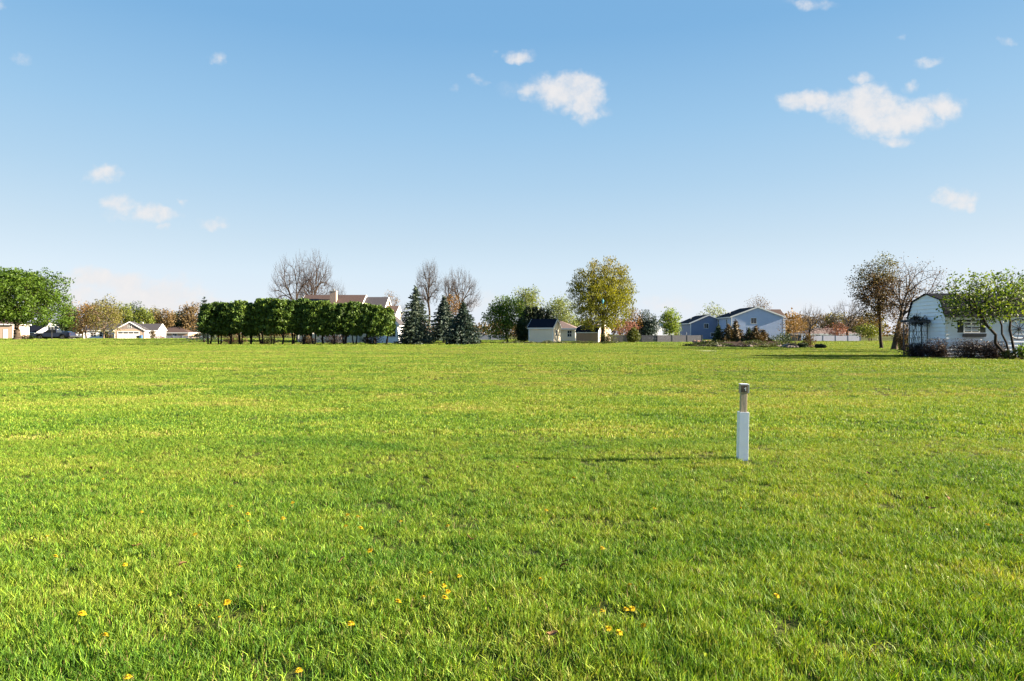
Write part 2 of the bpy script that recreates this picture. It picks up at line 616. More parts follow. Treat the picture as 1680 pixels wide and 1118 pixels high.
M['gravel'] = surf('pale_gravel', (0.33, 0.29, 0.24), 0.95, 0.35, 9.0, 0.9, 0.1)
M['asphalt'] = surf('asphalt', (0.07, 0.07, 0.072), 0.9, 0.2, 3.0, 0.3, 0.2)
M['concrete'] = surf('concrete', (0.38, 0.36, 0.33), 0.9, 0.12, 2.0, 0.2, 0.2)
M['car_navy'] = surf('navy_car_paint', (0.012, 0.016, 0.045), 0.28, 0.08, 1.0, 0, 0.5, metal=0.2, coat=0.8)
M['car_blue'] = surf('dark_blue_car_paint', (0.012, 0.022, 0.075), 0.28, 0.08, 1.0, 0, 0.5, metal=0.2, coat=0.8)
M['tyre'] = surf('tyre_rubber', (0.018, 0.018, 0.019), 0.85, 0.2, 8.0)
M['chrome'] = surf('bright_metal', (0.22, 0.22, 0.23), 0.35, 0.06, 4.0, 0, 0.5, metal=0.9)
M['lamp_red'] = surf('red_lens', (0.08, 0.010, 0.010), 0.35, 0.05, 4.0)
M['lamp_clear'] = surf('clear_lens', (0.62, 0.62, 0.60), 0.15, 0.05, 4.0)
M['bin_blue'] = surf('blue_plastic', (0.07, 0.16, 0.33), 0.5, 0.06, 3.0)
M['bin_dark'] = surf('dark_plastic', (0.03, 0.03, 0.033), 0.5, 0.08, 3.0)
M['kite'] = surf('turquoise_nylon', (0.015, 0.17, 0.24), 0.55, 0.1, 4.0)
M['green_box'] = surf('grey_box_wood', (0.13, 0.125, 0.13), 0.8, 0.2, 5.0, 0.3)
M['dandelion'] = surf('dandelion_yellow', (0.54, 0.38, 0.014), 0.7, 0.15, 90.0, 0.4, 0.1)
M['stem'] = surf('dandelion_stem', (0.16, 0.20, 0.05), 0.6, 0.15, 30.0)
M['weed'] = leafy('broad_weed_leaf', [(0.035, 0.11, 0.015), (0.07, 0.16, 0.02), (0.10, 0.20, 0.03)], 0.3, 2.0)
M['dead_leaf'] = surf('dead_brown_leaf', (0.18, 0.10, 0.045), 0.8, 0.25, 40.0, 0.4, 0.2)
L = {}
L['maple'] = leafy('leaf_maple_green', [(0.045, 0.10, 0.010), (0.10, 0.19, 0.014), (0.18, 0.28, 0.022)], 0.38, 0.35)
L['orange'] = leafy('leaf_orange_bud', [(0.140, 0.091, 0.025), (0.280, 0.147, 0.039), (0.336, 0.231, 0.056)], 0.3, 0.35)
L['olive'] = leafy('leaf_olive_bud', [(0.102, 0.102, 0.026), (0.203, 0.189, 0.036), (0.275, 0.261, 0.051)], 0.3, 0.35)
L['wood_green'] = leafy('leaf_yellow_green', [(0.102, 0.145, 0.020), (0.189, 0.239, 0.029), (0.261, 0.304, 0.043)], 0.3, 0.3)
L['wood_brown'] = leafy('leaf_brown_bud', [(0.135, 0.092, 0.041), (0.223, 0.149, 0.061), (0.284, 0.203, 0.081)], 0.3, 0.3)
L['dark_green'] = leafy('leaf_dark_green', [(0.012, 0.032, 0.012), (0.03, 0.062, 0.018), (0.055, 0.095, 0.025)], 0.2, 0.5)
L['arbor'] = leafy('leaf_arborvitae', [(0.034, 0.073, 0.016), (0.095, 0.179, 0.027), (0.224, 0.325, 0.050)], 0.25, 1.6)
L['spruce'] = leafy('needle_blue_spruce', [(0.038, 0.068, 0.057), (0.074, 0.115, 0.092), (0.142, 0.182, 0.121)], 0.15, 0.9)
L['spruce_dark'] = leafy('needle_dark_spruce', [(0.021, 0.047, 0.042), (0.042, 0.078, 0.065), (0.085, 0.124, 0.091)], 0.15, 0.9)
L['cypress'] = leafy('needle_dark_cypress', [(0.006, 0.018, 0.010), (0.014, 0.032, 0.014), (0.028, 0.05, 0.02)], 0.1, 0.9)
L['gold'] = leafy('leaf_golden_bud', [(0.11, 0.135, 0.012), (0.22, 0.24, 0.018), (0.34, 0.36, 0.028)], 0.42, 0.35, hue=((0.24, 0.20, 0.034), 7.5, 14.5))
L['airy'] = leafy('leaf_airy_green', [(0.061, 0.128, 0.016), (0.121, 0.223, 0.027), (0.230, 0.311, 0.041)], 0.4, 0.4)
L['lime'] = leafy('leaf_lime', [(0.117, 0.195, 0.026), (0.208, 0.312, 0.039), (0.286, 0.377, 0.058)], 0.4, 0.4)
L['pale_lime'] = leafy('leaf_pale_green', [(0.174, 0.232, 0.065), (0.261, 0.334, 0.102), (0.348, 0.406, 0.145)], 0.4, 0.4)
L['pear'] = leafy('leaf_pear_bronze', [(0.095, 0.050, 0.034), (0.125, 0.082, 0.036), (0.125, 0.125, 0.034)], 0.35, 0.45, hue=((0.13, 0.145, 0.022), 5.6, 8.8))
L['bronze'] = leafy('leaf_sparse_bronze', [(0.10, 0.045, 0.030), (0.145, 0.085, 0.035), (0.16, 0.14, 0.03)], 0.35, 0.5)
L['redbud'] = leafy('leaf_pink_blossom', [(0.27, 0.085, 0.085), (0.36, 0.15, 0.13), (0.30, 0.17, 0.11)], 0.3, 0.7)
L['magnolia'] = leafy('leaf_broad_green', [(0.050, 0.105, 0.011), (0.110, 0.193, 0.018), (0.220, 0.297, 0.033)], 0.42, 0.8)
L['barberry'] = leafy('leaf_dull_purple', [(0.035, 0.024, 0.028), (0.065, 0.042, 0.046), (0.09, 0.062, 0.055)], 0.2, 1.5)
L['rusty'] = leafy('needle_rusty_conifer', [(0.035, 0.045, 0.014), (0.11, 0.075, 0.022), (0.17, 0.10, 0.030)], 0.2, 1.2)
L['ground_cover'] = leafy('leaf_ground_cover', [(0.03, 0.055, 0.012), (0.07, 0.10, 0.02), (0.14, 0.13, 0.05)], 0.3, 1.5)
L['hosta'] = leafy('leaf_bright_hosta', [(0.09, 0.20, 0.015), (0.15, 0.28, 0.02), (0.20, 0.32, 0.03)], 0.4, 2.0)
L['boxwood'] = leafy('leaf_yellow_boxwood', [(0.055, 0.085, 0.012), (0.11, 0.14, 0.018), (0.17, 0.18, 0.025)], 0.3, 1.0)
L['rose'] = leafy('leaf_dark_vine', [(0.02, 0.022, 0.022), (0.04, 0.04, 0.036), (0.055, 0.06, 0.04)], 0.2, 1.0)

# ------------------------------------------------------------------ plant shapes
def tubes(S, n=4):
    """S: (k, 8) p0 p1 r0 r1 -> verts, quads"""
    S = np.asarray(S, float)
    p0, p1, r0, r1 = S[:, 0:3], S[:, 3:6], S[:, 6], S[:, 7]
    d = p1 - p0
    d /= np.maximum(np.linalg.norm(d, axis=1, keepdims=True), 1e-6)
    ref = np.where(np.abs(d[:, 2:3]) < 0.9, np.array([[0, 0, 1.0]]), np.array([[1.0, 0, 0]]))
    a = np.cross(d, ref)
    a /= np.linalg.norm(a, axis=1, keepdims=True)
    b = np.cross(d, a)
    k = len(S)
    V = np.zeros((k, 2, n, 3))
    for i in range(n):
        t = 2 * math.pi * i / n
        o = a * math.cos(t) + b * math.sin(t)
        V[:, 0, i] = p0 + o * r0[:, None]
        V[:, 1, i] = p1 + o * r1[:, None]
    base = (np.arange(k) * 2 * n)[:, None]
    Fs = []
    for i in range(n):
        j = (i + 1) % n
        Fs.append(np.concatenate([base + i, base + j, base + n + j, base + n + i], 1))
    return V.reshape(-1, 3), np.stack(Fs, 1).reshape(-1, 4)


def skeleton(base, d0, P, rng, rt=0.02, up=0.3, t=(0.32, 0.5), ex=0.42, low=0.5):
    """branches from a base that divide towards every point of P"""
    segs = []
    N = len(P)
    stack = [(np.array(base, float), np.array(d0, float), P)]
    while stack:
        p, d, Q = stack.pop()
        n = len(Q)
        r = rt * n ** ex
        if n == 1:
            m = (p + Q[0]) / 2 + rng.normal(0, 0.04, 3) * np.linalg.norm(Q[0] - p)
            segs.append((*p, *m, r, r * 0.8))
            segs.append((*m, *Q[0], r * 0.8, r * 0.35))
            continue
        c = Q.mean(0)
        v = c - p
        l = max(np.linalg.norm(v), 1e-4)
        dd = v / l * (1 - up) + d * up + rng.normal(0, 0.06, 3)
        dd /= np.linalg.norm(dd)
        q = p + dd * l * rng.uniform(*t) * (1.0 if n < 0.12 * N else low)
        w = Q - c
        ev, E = np.linalg.eigh(w.T @ w)
        ax = E[:, 2] + rng.normal(0, 0.25, 3)
        s = w @ ax
        k = int(np.clip(round(n * rng.uniform(0.34, 0.66)), 1, n - 1))
        o = np.argsort(s)
        segs.append((*p, *q, r, rt * (n * 0.62) ** ex))
        stack.append((q, dd, Q[o[:k]]))
        stack.append((q, dd, Q[o[k:]]))
    return np.array(segs)


def lumpy(rng, amp=0.16, k=5):
    A = rng.normal(0, 1, (k, 3)) * 2.2
    ph = rng.uniform(0, 6.28, k)

    def f(d):
        return 1.0 + amp * np.sin(d @ A.T + ph).sum(1) / math.sqrt(k) * 1.2
    return f


def crown_pts(n, c, rad, rng, hollow=0.45, amp=0.16, zmin=-1.0, top_bias=0.0):
    d = rng.normal(0, 1, (n * 3, 3))
    d /= np.linalg.norm(d, axis=1, keepdims=True)
    rr = hollow + (1 - hollow) * rng.uniform(0, 1, len(d)) ** 0.6
    p = d * (rr * lumpy(rng, amp)(d))[:, None]
    p = p[p[:, 2] > zmin]
    if top_bias:
        p = p[rng.uniform(0, 1, len(p)) < 1 - top_bias * (0.5 - 0.5 * p[:, 2])]
    return p[:n] * np.array(rad) + np.array(c)


def leaf_quads(C, size, rng, aspect=0.55, upness=0.0, droop=None):
    """one diamond leaf (or small spray) at every point of C"""
    n = len(C)
    a = rng.normal(0, 1, (n, 3))
    if droop is not None:
        a = a * 0.5 + droop
    a[:, 2] += upness
    a /= np.linalg.norm(a, axis=1, keepdims=True)
    b = np.cross(a, rng.normal(0, 1, (n, 3)))
    b /= np.maximum(np.linalg.norm(b, axis=1, keepdims=True), 1e-6)
    s = size * rng.uniform(0.6, 1.35, n)[:, None]
    nrm = np.cross(a, b) * 0.12
    V = np.stack([C - a * s, C + b * s * aspect + nrm * s, C + a * s, C - b * s * aspect + nrm * s], 1).reshape(-1, 3)
    Fc = np.arange(n * 4).reshape(n, 4)
    return V, Fc


def joined(parts):
    V, Fc, o = [], [], 0
    for v, f in parts:
        V.append(v)
        Fc.append(f + o)
        o += len(v)
    return np.concatenate(V), np.concatenate(Fc)


def split_wood(S, thick):
    big = S[:, 6] >= thick
    return S[big], S[~big]


def trunk_segs(p0, p1, r0, r1, rng, k=4, bend=0.05, flare=1.35):
    p0, p1 = np.array(p0, float), np.array(p1, float)
    ts = np.linspace(0, 1, k + 1)
    l = np.linalg.norm(p1 - p0)
    P = p0 + (p1 - p0) * ts[:, None]
    P[1:-1] += rng.normal(0, bend * l / k, (k - 1, 3)) * np.array([1, 1, 0])
    rr = r0 + (r1 - r0) * ts
    rr[0] *= flare
    return [(*P[i], *P[i + 1], rr[i], rr[i + 1]) for i in range(k)]


def make_tree(name, label, px, Y, crown, fork, seed, leaf=None, leaf_size=0.3, per_tip=8, spread=0.5, n=260, trunk_r=0.2,
              bark='bark', twig=None, rt=0.018, up=0.3, hollow=0.45, amp=0.16, cat='tree', group=None, zmin=-1.0, depth=0.9,
              stems=None, wind=None, ex=0.42, t=(0.32, 0.5), thick=0.045, radial=0.0, leaf_aspect=0.55, taper=0.0):
    """crown = (px centre, py centre, half width px, half height px); fork = py where the trunk divides"""
    rng = np.random.default_rng(seed)
    X = PX(px, Y)
    z0 = g1(X, Y)
    root = thing(name, label, cat, (X, Y, z0), 0.0, group)
    k = Y / F
    c = np.array([(crown[0] - px) * k, 0.0, PZ(crown[1], Y) - z0])
    rad = (crown[2] * k, crown[2] * k * depth, crown[3] * k)
    P = crown_pts(n, c, rad, rng, hollow, amp, zmin)
    if taper:
        q = 1.0 - taper * np.clip((P[:, 2] - c[2]) / rad[2], -0.3, 1)
        P[:, 0] = c[0] + (P[:, 0] - c[0]) * q
        P[:, 1] = c[1] + (P[:, 1] - c[1]) * q
    P = P[P[:, 2] > 0.25]
    zf = max(PZ(fork, Y) - z0, 0.2)
    S = []
    if stems:
        # several stems from the ground: each takes the points nearest to its top
        T = np.array([[s[2] * k, 0.3 * (i - 1), PZ(s[3], Y) - z0] for i, s in enumerate(stems)])
        own = np.argmin(((P[:, None, :] - T[None]) ** 2).sum(2), 1)
        for i, s in enumerate(stems):
            Q = P[own == i]
            b = (s[0] * k, 0.25 * (i - 1), -0.05)
            S += trunk_segs(b, T[i], s[4], s[4] * 0.7, rng, 5, 0.16)
            if len(Q):
                d = T[i] - np.array(b)
                S += [tuple(r) for r in skeleton(T[i], d / np.linalg.norm(d), Q, rng, rt, up, t, ex)]
    else:
        top = (c[0] * 0.25, 0, zf)
        S += trunk_segs((0, 0, -0.08), top, trunk_r, max(trunk_r * 0.8, 0.02), rng)
        B = skeleton(top, (0, 0, 1.0), P, rng, rt, up, t, ex)
        B[:, 6:8] = np.minimum(B[:, 6:8], trunk_r * 0.85)
        S += [tuple(r) for r in B]
    S = np.array(S)
    big, small = split_wood(S, thick)
    V, Fc = tubes(big, 6)
    link('trunk', new_mesh('trunk', V, Fc, True), M[bark], root)
    wood = twig or bark
    if leaf is None:
        # bare crown: fine twigs at every tip
        E = []
        for p in P:
            v = p - np.array([0, 0, zf])
            v = v / np.linalg.norm(v)
            for _ in range(per_tip):
                q = p + (v * rng.uniform(0.5, 1.1) + rng.normal(0, 0.24, 3) + np.array([0, 0, 0.35])) * spread
                E.append((*p, *q, rt * 0.5, rt * 0.25))
        E = np.array(E) if E else np.zeros((0, 8))
        V, Fc = tubes(np.concatenate([small, E]), 3)
        link('crown', new_mesh('crown', V, Fc), M[wood], root)
    else:
        if len(small):
            V, Fc = tubes(small, 3)
            link('branches', new_mesh('branches', V, Fc), M[wood], root)['kind'] = 'stuff'
        C = np.repeat(P, per_tip, 0)
        C = C + np.clip(rng.normal(0, 1, C.shape), -1.45, 1.45) * spread * np.array([1, 1, 0.8])
        C = C[C[:, 2] > 0.15]
        dr = None
        if radial:
            dr = C - np.array([c[0] * 0.25, 0, zf])
            dr = dr / np.linalg.norm(dr, axis=1, keepdims=True) * radial
        V, Fc = leaf_quads(C, leaf_size, rng, leaf_aspect, upness=0.2, droop=dr)
        link('crown', new_mesh('crown', V, Fc), L[leaf], root)
    return root


def arbor_mesh(seed, h=5.6, r=1.05, zb=1.3, n=3000, ls=0.15):
    """dense upright evergreen, foliage from zb to h, local origin on the ground"""
    rng = np.random.default_rng(seed)
    th = rng.uniform(0, 2 * math.pi, n)
    u = rng.uniform(0, 1, n) ** 0.9
    prof = np.clip(np.sin(np.pi * np.clip(0.16 + 0.79 * u, 0, 1)), 0.05, 1) ** 0.42
    lump = 1 + 0.22 * np.sin(th * 3 + u * 9 + seed) * np.sin(u * 15 + seed * 2) + 0.20 * np.sin(th * 4 - u * 21 + seed) * np.sin(th * 2 + u * 13 + seed)
    rr = r * prof * lump * (0.62 + 0.42 * rng.uniform(0, 1, n) ** 0.5)
    C = np.stack([rr * np.cos(th), rr * np.sin(th), zb + (h - zb) * u + rng.normal(0, 0.08, n)], 1)
    V, Fc = leaf_quads(C, ls, rng, 0.55, 0.9)
    # solid inner core added to stop light passing through the crown
    k, m = 9, 9
    IV, IF = [], []
    for i in range(k):
        uu = i / (k - 1)
        pr = max(math.sin(math.pi * min(0.16 + 0.8 * uu, 1)), 0.03) ** 0.55 * r * 0.62
        for j in range(m):
            t = 2 * math.pi * j / m
            q = pr * (1 + 0.18 * math.sin(3 * t + 5 * uu + seed))
            IV.append((q * math.cos(t), q * math.sin(t), zb + 0.15 + (h - zb - 0.5) * uu))
    for i in range(k - 1):
        for j in range(m):
            IF.append((i * m + j, i * m + (j + 1) % m, (i + 1) * m + (j + 1) % m, (i + 1) * m + j))
    return joined([(V, Fc), (np.array(IV), np.array(IF))])


def trunks_mesh(seed, zt=1.9, k=3, r=0.09):
    rng = np.random.default_rng(seed)
    S = []
    for i in range(k):
        a = rng.uniform(0, 6.28)
        b = (0.16 * math.cos(a), 0.16 * math.sin(a), -0.05)
        S += trunk_segs(b, (b[0] * 2.4, b[1] * 2.4, zt), r, r * 0.8, rng, 3, 0.1)
    return tubes(np.array(S), 6)


def spruce_mesh(seed, h=7.6, r=2.3, ls=0.16, zb=0.25, whorls=26, dens=1.0, core=True):
    rng = np.random.default_rng(seed)
    C, D = [], []
    S = []
    for i in range(whorls):
        u = (i + rng.uniform(-0.3, 0.3)) / whorls
        u = min(max(u, 0), 0.985)
        z = zb + (h - zb) * u
        R0 = r * (1 - u) ** 0.85 + 0.10
        nb = int(7 + 9 * (1 - u))
        off = rng.uniform(0, 6.28)
        for j in range(nb):
            a = off + 6.283 * (j + rng.uniform(-0.3, 0.3)) / nb
            l = R0 * rng.uniform(0.72, 1.12) * (1 + 0.17 * math.sin(2 * a + 7 * u + seed) + 0.10 * math.sin(3 * a - 15 * u))
            zz = z + rng.normal(0, 0.06)
            d = np.array([math.cos(a), math.sin(a), 0.0])
            tip = np.array([0, 0, zz]) + d * l + np.array([0, 0, -0.10 * l + 0.05])
            S.append((0, 0, zz + 0.1, *tip, 0.025, 0.008))
            m = max(int(l / 0.105 * dens), 3)
            for q in range(m):
                t = (q + rng.uniform(0, 1)) / m
                t = 0.12 + 0.88 * t
                side = np.array([-d[1], d[0], 0.0]) * rng.normal(0, 0.16 * (1.15 - t) * l * 0.8 + 0.03)
                p = np.array([0, 0, zz + 0.1]) * (1 - t) + tip * t + side + np.array([0, 0, rng.normal(-0.02, 0.05)])
                C.append(p)
                D.append(d * 0.8 + side * 1.5 + np.array([0, 0, 0.10]))
    C, D = np.array(C), np.array(D)
    V, Fc = leaf_quads(C, ls, rng, 0.42, 0.0, D)
    if not core:
        return (V, Fc), tubes(np.array(S), 3)
    # dense shaded heart of the tree
    k, m = 8, 9
    IV, IF = [], []
    for i in range(k):
        uu = i / (k - 1)
        for j in range(m):
            t = 6.283 * j / m
            q = (0.42 * r * (1 - uu) ** 0.9 + 0.03) * (1 + 0.22 * math.sin(3 * t + 4 * uu + seed))
            IV.append((q * math.cos(t), q * math.sin(t), zb + 0.1 + (h * 0.93 - zb) * uu))
    for i in range(k - 1):
        for j in range(m):
            IF.append((i * m + j, i * m + (j + 1) % m, (i + 1) * m + (j + 1) % m, (i + 1) * m + j))
    V, Fc = joined([(V, Fc), (np.array(IV), np.array(IF))])
    return (V, Fc), tubes(np.array(S), 3)


def bush_mesh(seed, rx, ry, h, n=900, ls=0.07, flat=0.5, lift=0.0, amp=0.2, hollow=0.35):
    rng = np.random.default_rng(seed)
    P = crown_pts(n, (0, 0, h * 0.45 + lift), (rx, ry, h * 0.55), rng, hollow, amp)
    P[:, 2] = np.maximum(P[:, 2], 0.02 + 0.03 * rng.uniform(0, 1, len(P)))
    return leaf_quads(P, ls, rng, 0.6, 0.3)


def twig_bush_mesh(seed, rx, ry, h, n=120, rt=0.006):
    rng = np.random.default_rng(seed)
    P = crown_pts(n, (0, 0, h * 0.5), (rx, ry, h * 0.55), rng, 0.4, 0.15, -0.5)
    P[:, 2] = np.maximum(P[:, 2], 0.1)
    S = []
    for p in P:
        b = np.array([p[0] * 0.35, p[1] * 0.35, 0.0]) + rng.normal(0, 0.05, 3) * np.array([1, 1, 0])
        m = (b + p) / 2 + rng.normal(0, 0.08, 3)
        S.append((*b, *m, rt * 1.6, rt))
        S.append((*m, *p, rt, rt * 0.6))
        for _ in range(2):
            S.append((*m, *(p + rng.normal(0, 0.16, 3)), rt * 0.8, rt * 0.5))
    return tubes(np.array(S), 3)


def bush(name, label, px, Y, wpx, toppy, leaf, seed, ls=0.07, n=900, twigs=False, cat='bush', group=None, depth=1.0, amp=0.2, hollow=0.35, dx=0.0):
    X = PX(px, Y)
    z = g1(X, Y)
    h = PZ(toppy, Y) - z
    rx = wpx / 2 * Y / F
    root = thing(name, label, cat, (X, Y, z), 0.0, group)
    S = twig_bush_mesh(seed, rx * 0.92, rx * depth * 0.92, h * 0.96, 140 if twigs else 30)
    link('stems', new_mesh('stems', *S), M['bark_dark'], root)
    link('foliage', new_mesh('foliage', *bush_mesh(seed + 1, rx, rx * depth, h, n, ls, amp=amp, hollow=hollow)), L[leaf], root)
    return root


# ------------------------------------------------------------------ ground
def build_ground():
    def axis(a, b, n, c=0.0, k=5.0):
        t = np.linspace(-1, 1, n)
        s = np.sinh(t * k) / math.sinh(k)
        return np.where(s < 0, c + s * (c - a), c + s * (b - c))
    xs = axis(-1600, 1600, 260, 0.0, 6.2)
    ys = axis(-400, 2600, 420, 6.0, 6.6)
    Xg, Yg = np.meshgrid(xs, ys, indexing='ij')
    Z = gh(Xg, Yg)
    V = np.stack([Xg, Yg, Z], 2).reshape(-1, 3)
    nx, ny = len(xs), len(ys)
    i, j = np.meshgrid(np.arange(nx - 1), np.arange(ny - 1), indexing='ij')
    a = (i * ny + j).ravel()
    Fc = np.stack([a, a + ny, a + ny + 1, a + 1], 1)
    o = link('ground', new_mesh('ground', V, Fc, True), M['ground'])
    tag(o, 'wide mown lawn running back to the houses', kind='structure')


build_ground()


def sheet(name, label, x0, x1, y0, y1, mat, lift, nx=30, ny=4, rot=0.0, edge=0.0, seed=0):
    """a surface laid on the ground"""
    rng = np.random.default_rng(seed)
    V, Fc = [], []
    cx, cy = (x0 + x1) / 2, (y0 + y1) / 2
    for i in range(nx + 1):
        for j in range(ny + 1):
            x = x0 + (x1 - x0) * i / nx - cx
            y = y0 + (y1 - y0) * j / ny - cy
            if edge and j in (0, ny):
                y += rng.normal(0, edge)
            X = cx + x * math.cos(rot) - y * math.sin(rot)
            Yy = cy + x * math.sin(rot) + y * math.cos(rot)
            V.append((X, Yy, g1(X, Yy) + lift))
    for i in range(nx):
        for j in range(ny):
            a = i * (ny + 1) + j
            Fc.append((a, a + ny + 1, a + ny + 2, a + 1))
    o = link(name, new_mesh(name, V, Fc), mat)
    tag(o, label, kind='structure')
    return o


# ------------------------------------------------------------------ grass
def tuft_mesh(seed, blades, rad, w, h, lean=0.42):
    rng = np.random.default_rng(seed)
    V, Fc = [], []
    for b in range(blades):
        a = rng.uniform(0, 6.283)
        rr = rad * math.sqrt(rng.uniform(0, 1))
        p = np.array([rr * math.cos(a), rr * math.sin(a), -0.008])
        hh = h * rng.uniform(0.55, 1.2)
        ww = w * rng.uniform(0.6, 1.2)
        d = rng.uniform(0, 6.283)
        side = np.array([math.cos(d), math.sin(d), 0])
        fw = rng.uniform(0, 6.283)
        ln = np.array([math.cos(fw), math.sin(fw), 0]) * lean * hh * rng.uniform(0.1, 1.5)
        q1 = p + np.array([0, 0, hh * 0.55]) + ln * 0.3
        q2 = p + np.array([0, 0, hh * rng.uniform(0.82, 1.0)]) + ln
        o = len(V)
        V += [p - side * ww * 0.4, p + side * ww * 0.4, q1 + side * ww * 0.5, q1 - side * ww * 0.5, q2 - side * ww * 0.10, q2 + side * ww * 0.10]
        Fc += [(o, o + 1, o + 2, o + 3), (o + 3, o + 2, o + 5, o + 4)]
    return new_mesh('grass_tuft', np.array(V), np.array(Fc), True)


def weed_mesh(seed):
    rng = np.random.default_rng(seed)
    V, Fc = [], []
    for k in range(9):
        a = 6.283 * k / 9 + rng.uniform(-0.3, 0.3)
        l = rng.uniform(0.02, 0.04)
        w = l * rng.uniform(0.2, 0.3)
        d = np.array([math.cos(a), math.sin(a), 0])
        s = np.array([-d[1], d[0], 0])
        z = rng.uniform(0.02, 0.06)
        o = len(V)
        V += [d * 0.005, d * l * 0.55 + s * w + [0, 0, z], d * l + [0, 0, z * 0.8], d * l * 0.55 - s * w + [0, 0, z]]
        Fc.append((o, o + 1, o + 2, o + 3))
    return new_mesh('weed_leaves', np.array(V), np.array(Fc), True)


def vnoise(x, y, scale, seed):
    """smooth value noise, about -1..1"""
    g = np.random.default_rng(seed).uniform(-1, 1, (256, 256))
    u, v = x / scale + 500.0, y / scale + 500.0
    i, j = np.floor(u).astype(int), np.floor(v).astype(int)
    fu, fv = u - i, v - j
    fu, fv = fu * fu * (3 - 2 * fu), fv * fv * (3 - 2 * fv)
    a, b, c, d = g[i % 256, j % 256], g[(i + 1) % 256, j % 256], g[i % 256, (j + 1) % 256], g[(i + 1) % 256, (j + 1) % 256]
    return (a * (1 - fu) + b * fu) * (1 - fv) + (c * (1 - fu) + d * fu) * fv


def build_grass():
    src = bpy.data.collections.new('grass_sources')
    kinds = []
    spec = [('near', 4, 34, 0.055, 0.0036, 0.060), ('mid', 3, 34, 0.09, 0.0060, 0.044), ('far', 3, 44, 0.20, 0.014, 0.044), ('vfar', 3, 44, 0.55, 0.045, 0.05)]
    k = 0
    idx = {}
    for nm, cnt, bl, rad, w, h in spec:
        idx[nm] = []
        for c in range(cnt):
            me = tuft_mesh(100 + k, bl, rad, w, h)
            me.materials.append(M['blade'])
            o = bpy.data.objects.new('grass_source_%02d' % k, me)
            src.objects.link(o)
            idx[nm].append(k)
            k += 1
    idx['weed'] = []
    for c in range(2):
        me = weed_mesh(200 + c)
        me.materials.append(M['blade'])
        o = bpy.data.objects.new('grass_source_%02d' % k, me)
        src.objects.link(o)
        idx['weed'].append(k)
        k += 1
    rng = np.random.default_rng(11)
    bands = [(1.0, 5, 760, 'near'), (5, 9, 520, 'near'), (9, 15, 270, 'mid'), (15, 25, 120, 'mid'), (25, 45, 36, 'far'), (45, 80, 15, 'far'), (80, 170, 3.2, 'vfar')]
    PP, SS, RR, II = [], [], [], []
    for y0, y1, dens, nm in bands:
        hw = lambda y: 0.79 * y + 3.5
        W = hw(y1)
        n = int(2 * W * (y1 - y0) * dens)
        y = rng.uniform(y0, y1, n)
        x = rng.uniform(-W, W, n)
        k = np.abs(x) < hw(y)
        x, y = x[k], y[k]
        # clumpy growth
        f = 0.6 * vnoise(x, y, 0.16, 1) + 0.6 * vnoise(x, y, 0.42, 2)
        f2 = 0.6 * vnoise(x, y, 1.1, 3) + 0.5 * vnoise(x, y, 2.9, 4)
        am = np.clip(1.55 - y / 5.5, 0.30, 1.0)
        sc = (1.0 + (0.42 * f + 0.30 * f2) * am) * np.clip(1.16 - 0.065 * y, 0.66 if nm == 'near' else 1.0, 1.0)
        keep = rng.uniform(0, 1, len(x)) < np.clip(0.76 + 0.60 * f + 0.2 * f2, 0.34, 1)
        x, y, sc, f2 = x[keep], y[keep], sc[keep], f2[keep]
        n = len(x)
        s = np.clip(sc * rng.uniform(0.75, 1.2, n), 0.4, 1.7)
        wid = rng.uniform(0.85, 1.2, n)
        PP.append(np.stack([x, y, gh(x, y)], 1))
        SS.append(np.stack([wid, wid, s], 1))
        RR.append(np.stack([rng.normal(0, 0.12, n), rng.normal(0, 0.12, n), rng.uniform(0, 6.283, n)], 1))
        I = rng.choice(idx[nm], n)
        if nm == 'near':
            wd = rng.uniform(0, 1, n) < np.clip(0.004 + 0.012 * f2, 0, 1)
            I[wd] = rng.choice(idx['weed'], wd.sum())
        II.append(I)
    P = np.concatenate(PP)
    S = np.concatenate(SS)
    Rr = np.concatenate(RR)
    I = np.concatenate(II)
    me = bpy.data.meshes.new('grass')
    me.vertices.add(len(P))
    me.vertices.foreach_set('co', P.astype(np.float32).ravel())
    a = me.attributes.new('tuft_scale', 'FLOAT_VECTOR', 'POINT')
    a.data.foreach_set('vector', S.astype(np.float32).ravel())
    a = me.attributes.new('tuft_rot', 'FLOAT_VECTOR', 'POINT')
    a.data.foreach_set('vector', Rr.astype(np.float32).ravel())
    a = me.attributes.new('tuft_kind', 'INT', 'POINT')
    a.data.foreach_set('value', I.astype(np.int32))
    o = link('grass', me)
    tag(o, 'short green grass blades covering the whole field', 'grass', kind='stuff')
    ng = bpy.data.node_groups.new('grass_nodes', 'GeometryNodeTree')
    ng.interface.new_socket('Geometry', in_out='INPUT', socket_type='NodeSocketGeometry')
    ng.interface.new_socket('Geometry', in_out='OUTPUT', socket_type='NodeSocketGeometry')
    gi = ng.nodes.new('NodeGroupInput')
    go = ng.nodes.new('NodeGroupOutput')
    ci = ng.nodes.new('GeometryNodeCollectionInfo')
    ci.inputs['Collection'].default_value = src
    ci.inputs['Separate Children'].default_value = True
    ci.inputs['Reset Children'].default_value = True
    ip = ng.nodes.new('GeometryNodeInstanceOnPoints')
    ip.inputs['Pick Instance'].default_value = True

    def attr(nm, tp):
        n = ng.nodes.new('GeometryNodeInputNamedAttribute')
        n.data_type = tp
        n.inputs['Name'].default_value = nm
        return n.outputs['Attribute']
    e2r = ng.nodes.new('FunctionNodeEulerToRotation')
    ng.links.new(attr('tuft_rot', 'FLOAT_VECTOR'), e2r.inputs[0])
    ng.links.new(gi.outputs[0], ip.inputs['Points'])
    ng.links.new(ci.outputs[0], ip.inputs['Instance'])
    ng.links.new(attr('tuft_kind', 'INT'), ip.inputs['Instance Index'])
